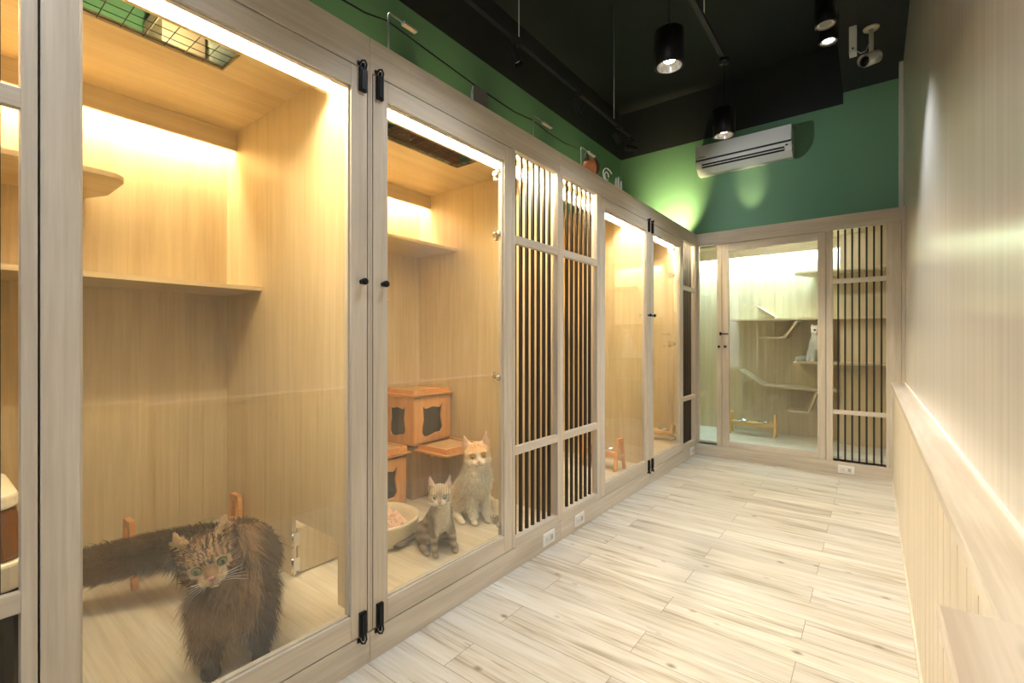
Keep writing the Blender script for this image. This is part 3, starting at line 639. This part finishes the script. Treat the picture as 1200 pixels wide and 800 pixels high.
# ------------------------------------------------------------------ air conditioner
ac = thing('air_conditioner', (-1.19, YG, 3.205), 'white split air conditioner high on the green end wall', 'air conditioner')
W2 = .50; D = .21; H_ = .325
obj('body', MB().prism([(0, 0), (-.10, -.005), (-.175, .05), (-D, .105), (-D, .145), (-D-.005, .16), (-D, H_-.02), (-D+.02, H_), (0, H_)], 'x', -W2, W2), WHITEP, ac, .004)
obj('front_panel', MB().prism([(-D-.014, .150), (-D-.004, .150), (-D-.004, H_-.012), (-D-.010, H_-.012)], 'x', -W2+.002, W2-.002), WHITEP, ac, .002)
obj('dark_slot', BX(-W2+.002, W2-.002, -D-.004, -D+.01, .132, .150), plain('dark_vent', (.03, .03, .035), .5), ac)
obj('louver', MB().prism([(-.186, .050), (-.213, .088), (-.205, .094), (-.176, .058)], 'x', -W2+.07, W2-.07), plain('vent_black', (.015, .015, .018), .5), ac)
obj('louver_blade', MB().beam((-W2+.07, -.214, .066), (W2-.07, -.214, .066), .006, .010), WHITEP, ac)
obj('brand_mark', BX(-W2+.03, -W2+.11, -D-.0155, -D-.013, .170, .178), plain('mark_grey', (.2, .2, .2), .5), ac)
obj('display', BX(W2-.06, W2-.035, -D-.002, -D+.004, .095, .11), DARKB, ac)

# ------------------------------------------------------------------ tracks, pendants, spots
def track(x, y0, y1, z, label):
    t = thing('ceiling_track', (x, y0, z), label, 'track')
    obj('rail', BX(-.017, .017, 0, y1-y0, 0, .03), DARKB, t, .002)
    n = 3
    for i in range(n): y = (y1-y0)*(.12+.76*i/(n-1)); obj('hanging_rod', MB().tube([(0, y, .03), (0, y, ZCEIL-z)], .0035, 8), SILV, t)
track(-1.90, .6, 4.47, 3.20, 'long black lighting track hung by rods over the row of cat rooms')
track(-.865, -1.2, 3.75, 3.24, 'black lighting track over the middle of the corridor carrying the pendants')
def pendant(y, zb, label):
    t = thing('pendant_lamp', (-.86, y, zb), label, 'pendant lamp', 'black cylinder pendants')
    obj('shade', MB().lathe([(.064, .002), (.070, 0), (.075, .003), (.075, .185), (.070, .19), (.0, .19)], (0, 0, 0), 36), BLACK, t)
    obj('reflector', MB().lathe([(.066, .004), (.060, .03), (.038, .06), (.0, .062)], (0, 0, 0), 32), CHROME, t)
    obj('bulb', MB().lathe([(0, .030), (.028, .034), (.034, .045), (.034, .058)], (0, 0, 0), 24), LAMPON, t)
    obj('cord', MB().tube([(0, 0, .19), (0, 0, 3.215-zb)], .004, 8), BLACK, t)
    obj('canopy', MB().lathe([(0, 3.21-zb), (.035, 3.212-zb), (.038, 3.24-zb), (0, 3.24-zb)], (0, 0, 0), 20), BLACK, t)
    light('pendant_light', 'SPOT', (-.86, y, zb+.026), W_PENDANT, NEUTRAL, (-.86, y, 0), spot_size=R(118), spot_blend=.6, shadow_soft_size=.03)
pendant(2.487, 2.645, 'nearer black cylinder pendant lamp hanging over the corridor')
pendant(3.645, 2.68, 'farther black cylinder pendant lamp hanging in front of the air conditioner')
for i, y in enumerate((1.33, .17, -.99)): pendant(y, 2.66, ('added black cylinder fill pendant just above the frame', 'added black cylinder fill pendant over the camera', 'added black cylinder fill pendant behind the camera')[i])  # three added, unseen pendants that fill the corridor with light
def head(x, y, z, target, label, W=W_TRACK, col=NEUTRAL):
    t = thing('track_spotlight', (x, y, z), label, 'spotlight', 'black spotlights on the long track')
    d = (Vector(target)-Vector((x, y, z-.11))).normalized(); c = Vector((0, 0, -.11))
    obj('adapter', MB().box(-.014, .014, -.035, .035, -.02, 0).tube([(0, 0, -.02), (0, 0, -.085)], .006, 8), DARKB, t)
    obj('barrel', MB().tube([c-d*.06, c+d*.05], [.030, .034], 20, False).tube([c-d*.062, c-d*.056], .030, 20), DARKB, t)
    obj('lens', MB().tube([c+d*.034, c+d*.038], .026, 16), CHROME, t)
    if W: light('track_light', 'SPOT', (x, y, z-.11)+0*d if False else Vector((x, y, z-.11))+d*.06, W, col, target, spot_size=R(75), spot_blend=.8, shadow_soft_size=.03)
head(-1.90, 2.50, 3.20, (-.9, 3.2, 0), 'first black spotlight on the long track from the camera')
head(-1.90, 3.33, 3.20, (-.7, 4.3, 0), 'second black spotlight on the long track from the camera')
head(-1.90, 4.10, 3.20, (-.6, 5.05, .6), 'third black spotlight on the long track from the camera')
head(-1.90, 4.40, 3.20, (-.55, 6.0, 2.75), 'last black spotlight at the far end of the long track', 24)
head(-1.90, 1.2, 3.20, (-.3, 2.0, .4), 'black spotlight above the nearest cat room, out of the frame')
for (y, z, lit) in ((2.86, 2.79, False), (3.05, 2.80, True)):
    t = thing('downlight', (-.19, y, z), ('lit' if lit else 'unlit')+' small black cylinder downlight near the top right, hung from the dark beam', 'downlight', 'paired cylinder downlights')
    obj('housing', MB().lathe([(.040, 0), (.046, 0), (.048, .004), (.048, .13), (.0, .13)], (0, 0, 0), 28), BLACK, t)
    obj('trim_ring', MB().lathe([(.028, .006), (.045, .001), (.045, .004), (.028, .012)], (0, 0, 0), 28), SILV, t)
    obj('lamp', MB().lathe([(0, .008), (.028, .010)], (0, 0, 0), 24), LAMPON if lit else plain('grey_grille', (.25, .25, .22), .5), t)
    obj('stem', MB().tube([(0, 0, .13), (0, 0, ZDARK-z)], .012, 12), BLACK, t)
light('downlight_lamp', 'SPOT', (-.19, 3.05, 2.79), W_TWIN, (.92, .96, 1), (-.19, 3.05, 0), spot_size=R(100), spot_blend=.7, shadow_soft_size=.03)

# ------------------------------------------------------------------ security camera and junction box
scx, scy = -.01, 4.70
sc = thing('security_camera', (scx, scy, ZDARK), 'white bullet security camera hanging from the soffit at the top right', 'security camera')
obj('mount', MB().lathe([(0, -.012), (.05, -.012), (.055, 0), (0, 0)], (0, 0, 0), 24).tube([(0, 0, -.01), (0, 0, -.20)], .016, 14), CREAM, sc)
dd = Vector((-.55, -.75, -.42)).normalized(); cc = Vector((0, 0, -.25))
obj('body', MB().tube([cc-dd*.07, cc+dd*.07], .042, 24), WHITEP, sc)
obj('hood', MB().tube([cc-dd*.06+Vector((0, 0, .012)), cc+dd*.095+Vector((0, 0, .012))], .046, 24, False), WHITEP, sc)
obj('lens', MB().tube([cc+dd*.065, cc+dd*.074], .038, 24), BLACK, sc)
jb = thing('junction_box', (-.125, 4.62, ZDARK-.15), 'small white junction box on the soffit edge beside the security camera', 'junction box')
obj('body', BX(-.025, .025, -.045, .045, -.06, .15), WHITEP, jb, .004); obj('screw', MB().tube([(0, -.045, -.03), (0, -.048, -.03)], .007, 10), DARKB, jb)
tag(obj('camera_cable', MB().tube([(-.10, 4.62, 3.49), (-.075, 4.63, 3.47), (-.045, 4.66, 3.49), (-.025, 4.69, 3.55)], .004, 8), WHITEP), 'short white cable looping from the junction box to the security camera', 'cable')

# ------------------------------------------------------------------ counter at bottom right
cn = thing('side_counter', (.14, .3, 0), 'pale wooden counter whose corner shows at the bottom right of the photo', 'counter')
obj('counter_top', BX(-.079, .072, -.50, .465, .842, .862), PINE, cn, .003)
obj('body', BX(-.055, -.010, -.48, .445, 0, .842), PINEZ, cn, .002)

# ------------------------------------------------------------------ cats
def basis(yaw, pitch=0, roll=0):
    return Matrix.Rotation(R(yaw), 4, 'Z') @ Matrix.Rotation(R(pitch), 4, 'Y') @ Matrix.Rotation(R(roll), 4, 'X')
def lerp(a, b, t): t = max(0, min(1, t)); return tuple(a[i]*(1-t)+b[i]*t for i in range(3))
FURM = None
def vcol_mat(name, rough, sheen=.0):
    m, nt, b = nmat(name); at = N(nt, 'ShaderNodeAttribute'); at.attribute_name = 'Col'; nt.links.new(at.outputs['Color'], b.inputs['Base Color'])
    b.inputs['Roughness'].default_value = rough; b.inputs['Specular IOR Level'].default_value = .25; return m
SKINM = vcol_mat('cat_coat', .8); FURM = vcol_mat('cat_fur', .6)
def eye_mat(name, iris):
    m, nt, b = nmat(name); L = nt.links.new
    tc = N(nt, 'ShaderNodeTexCoord'); sp = N(nt, 'ShaderNodeSeparateXYZ'); L(tc.outputs['Object'], sp.inputs[0])
    def sq(sock, k):
        a = N(nt, 'ShaderNodeMath', operation='MULTIPLY'); a.inputs[1].default_value = k; L(sock, a.inputs[0])
        c = N(nt, 'ShaderNodeMath', operation='MULTIPLY'); L(a.outputs[0], c.inputs[0]); L(a.outputs[0], c.inputs[1]); return c
    def rad(ky, kz):
        a = sq(sp.outputs['Y'], ky); c = sq(sp.outputs['Z'], kz); d = N(nt, 'ShaderNodeMath', operation='ADD'); L(a.outputs[0], d.inputs[0]); L(c.outputs[0], d.inputs[1])
        e = N(nt, 'ShaderNodeMath', operation='LESS_THAN'); e.inputs[1].default_value = 1; L(d.outputs[0], e.inputs[0]); return e
    pu = rad(1/.28, 1/.62); ir = rad(1/.88, 1/.88)
    m1 = N(nt, 'ShaderNodeMixRGB'); m1.inputs[1].default_value = (.02, .015, .01, 1); m1.inputs[2].default_value = (*iris, 1); L(ir.outputs[0], m1.inputs[0])
    m2 = N(nt, 'ShaderNodeMixRGB'); L(pu.outputs[0], m2.inputs[0]); L(m1.outputs[0], m2.inputs[1]); m2.inputs[2].default_value = (.004, .004, .004, 1)
    L(m2.outputs[0], b.inputs['Base Color']); b.inputs['Roughness'].default_value = .08; return m

def make_cat(name, loc, rot, label, prims, headM, hs, colf, furf, nfur, iris, nosec, vox=.006, strand=.0016, earlen=1.0, eye_r=.0125, group=None):
    """prims: (p0, r0, p1, r1) capsules and (c, (rx,ry,rz), Matrix|None) ellipsoids in cat space (faces +X, z up, origin on the ground).
    headM places the head, hs scales it."""
    bm = bmesh.new()
    def ell(c, r, M=None):
        X = Matrix.Translation(Vector(c)) @ (M.to_4x4() if M else Matrix.Identity(4)) @ Matrix.Diagonal((*r, 1))
        bmesh.ops.create_icosphere(bm, subdivisions=3, radius=1, matrix=X)
    def cap(p0, r0, p1, r1):
        p0, p1 = Vector(p0), Vector(p1); n = max(2, int((p1-p0).length/(min(r0, r1)*.45)))
        for i in range(n+1):
            t = i/n; bmesh.ops.create_icosphere(bm, subdivisions=2, radius=r0*(1-t)+r1*t, matrix=Matrix.Translation(p0.lerp(p1, t)))
    for p in prims:
        if len(p) == 4: cap(*p)
        else: ell(*p)
    HM = headM @ Matrix.Scale(hs, 4)
    def H(p): return HM @ Vector(p)
    Rm = headM.to_3x3()
    def hell(c, r): ell(H(c), [q*hs for q in r], Rm)
    hell((0, 0, 0), (.052, .054, .047)); hell((-.006, 0, .012), (.046, .050, .040))
    for s in (-1, 1):
        hell((.012, s*.028, -.018), (.032, .028, .026)); hell((.047, s*.0115, -.021), (.016, .014, .0115))
        # brow ridge and ear
        hell((.036, s*.024, .018), (.012, .016, .006))
        X = Matrix.Translation(H((-.006, s*.036, .030))) @ Rm.to_4x4() @ Matrix.Rotation(R(-s*12), 4, 'X') @ Matrix.Rotation(R(-6), 4, 'Y') @ Matrix.Rotation(R(s*18), 4, 'Z') @ Matrix.Diagonal((.42, 1, 1, 1))
        L_ = .066*hs*earlen
        bmesh.ops.create_cone(bm, cap_ends=True, segments=16, radius1=.028*hs, radius2=.002*hs, depth=L_, matrix=X @ Matrix.Translation((0, 0, L_*.42)))
    cap(H((.022, 0, .010)), .019*hs, H((.054, 0, -.009)), .0105*hs); hell((.040, 0, -.036), (.015, .015, .010))
    me = bpy.data.meshes.new(name+'_src'); bm.to_mesh(me); bm.free()
    tmp = bpy.data.objects.new(name+'_tmp', me); C.objects.link(tmp)
    rm = tmp.modifiers.new('r', 'REMESH'); rm.mode = 'VOXEL'; rm.voxel_size = vox
    sm = tmp.modifiers.new('s', 'SMOOTH'); sm.factor = .5; sm.iterations = 5
    dg = bpy.context.evaluated_depsgraph_get(); dg.update()
    body = bpy.data.meshes.new_from_object(tmp.evaluated_get(dg)); bpy.data.objects.remove(tmp)
    # eye sockets: press the surface in a little round each eye
    HI = HM.inverted()
    for v in body.vertices:
        h = HI @ v.co
        for s in (-1, 1):
            d = (h-Vector((.050, s*.0225, .005))).length
            if d < .017: h.x -= .009*(1-(d/.017)**2)
            # scooped ears
            if h.z > .040 and h.x > -.004: pass
        v.co = HM @ h
    body.update()
    for p in body.polygons: p.use_smooth = True
    at = body.color_attributes.new('Col', 'FLOAT_COLOR', 'POINT'); cols = []
    for v in body.vertices:
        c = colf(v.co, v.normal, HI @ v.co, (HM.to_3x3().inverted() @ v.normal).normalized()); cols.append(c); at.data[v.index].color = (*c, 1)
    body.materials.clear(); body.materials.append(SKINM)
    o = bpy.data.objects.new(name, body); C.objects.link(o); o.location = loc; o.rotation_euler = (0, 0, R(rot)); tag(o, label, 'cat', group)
    # fur
    body.calc_loop_triangles(); tris = [(t.vertices[:], t.area) for t in body.loop_triangles]
    rnd = random.Random(hash(name) % 1000 if False else len(name)*7+int(nfur)); cum = []; a = 0
    for t in tris: a += t[1]; cum.append(a)
    import bisect
    V = [v.co.copy() for v in body.vertices]; NN = [v.normal.copy() for v in body.vertices]
    fv = []; ff = []; fc = []
    for _ in range(nfur):
        t = tris[min(len(tris)-1, bisect.bisect(cum, rnd.random()*a))][0]
        r1, r2 = rnd.random(), rnd.random()
        if r1+r2 > 1: r1, r2 = 1-r1, 1-r2
        w_ = (1-r1-r2, r1, r2); p = V[t[0]]*w_[0]+V[t[1]]*w_[1]+V[t[2]]*w_[2]; nrm = (NN[t[0]]*w_[0]+NN[t[1]]*w_[1]+NN[t[2]]*w_[2]).normalized()
        h = HI @ p; res = furf(p, nrm, h)
        if res is None: continue
        ln, flow, lift = res
        # keep the eyes and nose clear
        if h.x > .02 and abs(abs(h.y)-.0225) < .018 and abs(h.z-.006) < .0165: continue
        if h.x > .050 and abs(h.y) < .010 and -.022 < h.z < 0: continue
        ln *= rnd.uniform(.6, 1.15); fl = Vector(flow); fl = (fl-nrm*fl.dot(nrm)); fl = fl.normalized() if fl.length > 1e-4 else Vector((0, 0, -1))
        j = Vector((rnd.gauss(0, .22), rnd.gauss(0, .22), rnd.gauss(0, .22)))
        d1 = (fl*(1-lift)+nrm*lift+j*.8).normalized(); d2 = (fl+j+Vector((0, 0, -.12))).normalized()
        c = cols[t[0]]; kk = rnd.uniform(.72, 1.28); c = tuple(min(.95, q*kk) for q in c)
        side = d1.cross(nrm); side = side.normalized() if side.length > 1e-3 else Vector((0, 1, 0))
        wd = strand*rnd.uniform(.7, 1.3)*(1 if ln > .012 else .7)
        p0 = p-nrm*.001; p1 = p0+d1*ln*.5; p2 = p1+d2*ln*.5
        i = len(fv); fv += [p0-side*wd, p0+side*wd, p1+side*wd*.8, p1-side*wd*.8, p2]; ff += [(i, i+1, i+2, i+3), (i+3, i+2, i+4)]
        fc += [c, c, c, c, tuple(min(.95, q*1.12) for q in c)]
    fm_ = bpy.data.meshes.new('fur'); fm_.from_pydata([tuple(v) for v in fv], [], ff)
    fa = fm_.color_attributes.new('Col', 'FLOAT_COLOR', 'POINT')
    flat = []
    for c in fc: flat += [c[0], c[1], c[2], 1]
    fa.data.foreach_set('color', flat); fm_.materials.append(FURM)
    fo = bpy.data.objects.new('fur', fm_); C.objects.link(fo); fo.parent = o; fo['kind'] = 'stuff'
    # eyes, nose, mouth, whiskers
    em_ = eye_mat('cat_eye_'+name, iris)
    for s in (-1, 1):
        e = obj('eye', ellip(MB(), (0, 0, 0), (1, 1, 1), 12), em_, o)
        e.matrix_local = Matrix.Translation(H((.0375, s*.0225, .004))) @ Rm.to_4x4() @ Matrix.Rotation(R(s*14), 4, 'Z') @ Matrix.Scale(eye_r*hs, 4)
    nz = ellip(MB(), (0, 0, 0), (.006*hs, .0075*hs, .005*hs), 10); no_ = obj('nose', nz, plain('cat_nose_'+name, nosec, .5), o); no_.matrix_local = Matrix.Translation(H((.062, 0, -.0115))) @ Rm.to_4x4()
    mm = MB()
    for s in (-1, 1): mm.tube([H((.0625, 0, -.018)), H((.063, 0, -.026)), H((.0615, s*.008, -.031)), H((.054, s*.017, -.030))], .0009*hs, 6)
    obj('mouth', mm, plain('cat_mouth', (.06, .03, .025), .7), o)
    wm_ = MB()
    for s in (-1, 1):
        for k in range(5):
            a_ = H((.056, s*.016, -.018-.003*k)); b_ = H((.054, s*.038, -.016-.006*k)); c_ = H((.044, s*.060, -.020-.011*k)); wm_.tube([a_, b_, c_], [.0004*hs, .0003*hs, .0001*hs], 4)
    obj('whiskers', wm_, plain('whisker_white', (.85, .83, .78), .4), o)
    return o
def nz3(p, s, o_=0): return noise.noise(Vector((p[0]*s+o_, p[1]*s, p[2]*s)))
def face_masks(h, hn):
    """helper masks in head space"""
    isear = h[2] > .046 and abs(h[1]) > .018
    earin = isear and hn[0] > .25
    muz = h[0] > .040 and h[2] < -.010 and abs(h[1]) < .028
    head_ = abs(h[0]) < .075 and abs(h[1]) < .065 and -.05 < h[2] < .12
    return head_, isear, earin, muz
def sit_prims(tail, leg_y=.036, haunch=1.0, fluff=1.0, foot_dx=0):
    f = fluff
    P = [((-.07, 0, .115), .088*f, (.02, 0, .235), .070*f), ((-.095, 0, .095), (.092, .085*f, .090)), ((.030, 0, .215), (.056*f, .062*f, .080))]
    for s in (-1, 1):
        P += [((-.085, s*.062*haunch, .085), (.085, .046, .078)), ((-.03, s*.085*haunch, .024), .026, (.035, s*.086*haunch, .016), .017), ((.035, s*.086*haunch, .012), (.030, .019, .013))]
        P += [((.028, s*.040, .19), .036, (.062, s*leg_y, .105), .025), ((.062, s*leg_y, .105), .025, (.082, s*leg_y*1.05, .028), .018), ((.092, s*leg_y*1.05, .013), (.030, .020, .014))]
    for (a, b) in zip(tail, tail[1:]): P.append((a[0], a[1], b[0], b[1]))
    return P

# ---- A: long-haired brown tabby
def cat_brown():
    hs = 1.42; hM = Matrix.Translation((.020, -.062, .365)) @ basis(-2, 12, 14)
    P = [((-.40, .03, .225), .088, (-.10, .035, .300), .112), ((-.08, .03, .285), (.12, .098, .135)), ((-.42, .03, .205), (.09, .082, .095)), ((-.22, .03, .22), (.16, .085, .10)),
         ((-.05, .02, .31), .085, (.005, -.045, .340), .066), ((.0, .0, .235), (.065, .075, .115))]
    for (x, y, fx, fy) in ((-.02, -.055, .035, -.060), (-.02, .075, .058, .075), (-.40, -.035, -.42, -.05), (-.40, .10, -.40, .105)):
        if x > -.1: P += [((x, y, .22), .050, (x+.02, fy, .11), .034), ((x+.02, fy, .11), .034, (fx-.01, fy, .035), .026), ((fx+.005, fy, .018), (.042, .029, .019))]
        else: P += [((x+.02, y, .20), .062, (x-.02, fy, .12), .040), ((x-.02, fy, .12), .036, (x-.05, fy, .085), .022), ((x-.05, fy, .085), .022, (fx, fy, .03), .021), ((fx+.02, fy, .016), (.042, .026, .017))]
    tl = [((-.46, .02, .235), .042), ((-.53, -.08, .225), .048), ((-.58, -.22, .205), .054), ((-.62, -.38, .185), .052), ((-.64, -.52, .17), .034)]
    for (a, b) in zip(tl, tl[1:]): P.append((a[0], a[1], b[0], b[1]))
    dark = (.018, .011, .008); brown = (.165, .088, .038); tan = (.38, .225, .11); cream = (.60, .45, .30)
    def col(p, n, h, hn):
        head_, isear, earin, muz = face_masks(h, hn)
        if head_ and (p - hM.translation).length < .12*1.1:
            if earin and h[2] < .082 and .024 < abs(h[1]) < .054: return lerp(tan, cream, .5)
            if isear: return lerp(dark, brown, .6)
            if muz and h[0] > .046: return lerp(cream, tan, .1+.5*(h[2] > -.018))
            if abs(h[1]) < .013 and h[0] > .03: return lerp(brown, tan, .6) if h[2] < .014 else (dark if math.sin(h[1]*900) > 0 else tan)
            for s in (-1, 1):
                if math.hypot(h[1]-s*.0225, (h[2]-.004)*1.15) < .0185 and h[0] > .02: return cream if h[2] > .012 or h[2] < -.006 else lerp(tan, cream, .3)
            if h[2] > .014: return lerp(dark, tan, .5+.5*math.sin(h[1]*620)) if h[0] > 0 else lerp(dark, brown, .35)
            st = math.sin((h[2]*1.0+abs(h[1])*.5)*520); return lerp(dark, lerp(brown, tan, .4), .5+.5*st)
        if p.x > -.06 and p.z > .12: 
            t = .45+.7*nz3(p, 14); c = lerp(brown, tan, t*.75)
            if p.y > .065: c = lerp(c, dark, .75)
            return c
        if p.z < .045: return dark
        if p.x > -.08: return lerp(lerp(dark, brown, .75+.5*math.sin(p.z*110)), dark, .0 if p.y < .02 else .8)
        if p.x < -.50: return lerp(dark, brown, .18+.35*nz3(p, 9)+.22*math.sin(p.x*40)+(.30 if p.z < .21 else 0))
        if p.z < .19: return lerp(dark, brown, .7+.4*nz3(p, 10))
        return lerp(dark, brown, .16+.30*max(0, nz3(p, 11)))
    def fur(p, n, h):
        if h.x > -.02 and abs(h.y) < .06 and abs(h.z) < .06:
            return (.010 if h.x > .03 else .020, (hM.to_3x3() @ Vector((-1, h.y*14, h.z*8 - .2))), .30)
        if h.z > .045 and abs(h.y) < .09 and h.x > -.05: return (.007, (-.3, 0, 1), .15)
        if p.x < -.47 and p.z > .11: return (.058, (-.3, -.9, -.3), .55)
        if p.x > -.07 and p.z > .10: return (.078, (.35, -.1+p.y*3.5, -1), .34)
        if p.z < .05: return (.010, (.3, 0, -1), .2)
        if p.z < .16: return (.028, (-.2, 0, -1), .25)
        return (.038, (-.8, 0, -.5), .22)
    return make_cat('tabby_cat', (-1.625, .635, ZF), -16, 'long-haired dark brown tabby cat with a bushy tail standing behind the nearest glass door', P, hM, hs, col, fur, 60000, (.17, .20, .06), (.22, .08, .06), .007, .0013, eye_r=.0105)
cat_brown()

# ---- B: cream and orange long-haired cat, sitting
def cat_cream():
    rot = -22; hs = 1.34; hM = Matrix.Translation((.060, -.010, .385)) @ basis(-20, 2, 6)
    tail = [((-.15, .0, .05), .030), ((-.20, .08, .035), .032), ((-.14, .17, .035), .028)]
    P = [tuple(q) for q in sit_prims(tail, .040, 1.12, 1.30)] + [((.03, 0, .26), .084, (.05, -.005, .345), .066)]
    white = (.88, .79, .64); crm = (.82, .65, .44); org = (.72, .36, .13)
    def col(p, n, h, hn):
        head_, isear, earin, muz = face_masks(h, hn)
        if (p-hM.translation).length < .13 and head_:
            if earin: return (.80, .55, .42)
            if isear: return lerp(org, crm, .35)
            if muz or (abs(h[1]) < .008 and h[0] > .03 and h[2] < .02): return white
            if h[2] > -.006: return lerp(org, crm, .42+.14*math.sin(h[1]*420)*(h[2] > .015)+.3*(abs(h[1]) > .035))
            return lerp(white, crm, .3)
        if p.x > .01 or p.z > .24: return lerp(white, crm, .12+.25*nz3(p, 10))
        return lerp(white, crm, .55+.4*nz3(p, 8))
    def fur(p, n, h):
        if h.x > -.02 and abs(h.y) < .06 and abs(h.z) < .055: return (.008 if h.x > .03 else .016, hM.to_3x3() @ Vector((-1, h.y*14, h.z*8-.2)), .25)
        if h.z > .045: return (.010, (0, 0, 1), .3)
        if p.z < .05: return (.008, (.3, 0, -1), .2)
        if p.z > .15 and p.x > -.05: return (.046, (.25, p.y*3, -1), .28)
        return (.030, (-.5, 0, -.8), .25)
    return make_cat('cream_cat', (-1.835, 2.015, ZF), rot, 'fluffy cream cat with an orange forehead sitting upright behind the second glass door', P, hM, hs, col, fur, 42000, (.50, .33, .08), (.75, .38, .30), .006, .0012, earlen=1.1, eye_r=.0105)
cat_cream()

# ---- C: silver-grey tabby, short-haired
def cat_grey():
    rot = -20; hs = 1.0; hM = Matrix.Translation((.058, -.022, .290)) @ basis(-24, 4, 0)
    k = .80
    tl = [((-.11, .0, .045), .018), ((-.15, -.07, .03), .018), ((-.10, -.17, .025), .016), ((-.17, -.27, .022), .014), ((-.30, -.33, .022), .010)]
    P = []
    for q in sit_prims([], .060, 1.1, 1.06):
        if len(q) == 4: P.append((Vector(q[0])*k, q[1]*k, Vector(q[2])*k, q[3]*k))
        else: P.append((Vector(q[0])*k, tuple(r*k for r in q[1])))
    P += [((.022, 0, .20), .052, (.045, -.012, .262), .042)]
    for (a, b) in zip(tl, tl[1:]): P.append((a[0], a[1], b[0], b[1]))
    gry = (.30, .245, .19); dk = (.085, .065, .052); wht = (.72, .65, .53); snd = (.48, .38, .27)
    def col(p, n, h, hn):
        head_, isear, earin, muz = face_masks(h, hn)
        if (p-hM.translation).length < .115 and head_:
            if earin and .024 < abs(h[1]) < .054: return (.60, .42, .33)
            if isear: return gry
            if muz: return wht
            if abs(h[1]) < .009 and h[0] > .03: return (.40, .26, .17) if h[2] < .012 else lerp(dk, snd, .5)
            for s in (-1, 1):
                if math.hypot(h[1]-s*.0225, (h[2]-.004)) < .0175 and h[0] > .02: return wht
            if h[2] > .012: return lerp(dk, snd, .62+.38*math.sin(h[1]*560))
            if h[2] < -.02: return lerp(wht, snd, .2)
            return lerp(gry, snd, .5+.4*math.sin((h[2]+abs(h[1])*.6)*480))
        if p.x > .0 and .09 < p.z < .25: return lerp(wht, lerp(dk, gry, .8), min(1, max(0, (abs(p.y+.004)-.026)/.022+.6*nz3(p, 18)+max(0, (.03-p.x)*16))))
        if p.x < -.10 and p.y < -.03: return lerp(dk, gry, .4+.4*math.sin((p.x+p.y)*120))
        if p.z < .11 and p.x > .02: return lerp(dk, snd, .62+.35*math.sin(p.z*170))
        return lerp(dk, gry, .70+.35*math.sin(p.z*130+4*nz3(p, 9)))
    def fur(p, n, h):
        if h.x > -.02 and abs(h.y) < .06 and abs(h.z) < .055: return (.006, hM.to_3x3() @ Vector((-1, h.y*14, h.z*8-.2)), .2)
        if p.z > .1 and p.x > .01 and h.z < .03: return (.014, (.2, 0, -1), .2)
        return (.008, (-.4, 0, -.8), .18)
    return make_cat('grey_cat', (-1.70, 1.61, ZF), rot, 'small silver grey tabby cat with a pale chest sitting lowest behind the second glass door', P, hM, hs, col, fur, 30000, (.30, .36, .24), (.32, .16, .12), .0048, .0009, earlen=1.15, eye_r=.0118)
cat_grey()

# ---- D: white long-haired cat on the shelf of the end room
def cat_white():
    rot = -88; hs = .98; k = .84; hM = Matrix.Translation((.050, .0, .318)) @ basis(6, 4, 0)
    P = []
    tl = [((-.14, -.02, .05), .028), ((-.10, -.12, .035), .034), ((.0, -.19, .03), .030), ((.05, -.21, .028), .016)]
    for q in sit_prims(tl, .040, 1.05, 1.16):
        if len(q) == 4: P.append((Vector(q[0])*k, q[1]*k, Vector(q[2])*k, q[3]*k))
        else: P.append((Vector(q[0])*k, tuple(r*k for r in q[1])))
    P += [((.022, 0, .22), .058, (.040, 0, .285), .050)]
    wh = (.88, .84, .74); cr = (.74, .62, .44)
    def col(p, n, h, hn):
        head_, isear, earin, muz = face_masks(h, hn)
        if head_ and (p-hM.translation).length < .1:
            if earin: return (.80, .60, .48)
            if abs(h[1]) < .010 and h[0] > .03 and h[2] < .01: return (.70, .50, .34)
        return lerp(wh, cr, .15+.3*nz3(p, 12))
    def fur(p, n, h):
        if h.x > -.02 and abs(h.y) < .06 and abs(h.z) < .055: return (.008, hM.to_3x3() @ Vector((-1, h.y*14, h.z*8-.2)), .25)
        return (.026, (.1, p.y*2, -1), .28)
    return make_cat('white_cat', (-.452, 5.74, .977), rot, 'long-haired white cat sitting on a wall shelf in the end room', P, hM, hs, col, fur, 22000, (.12, .07, .02), (.35, .16, .12), .006, .0014, earlen=.75, eye_r=.0115)
cat_white()
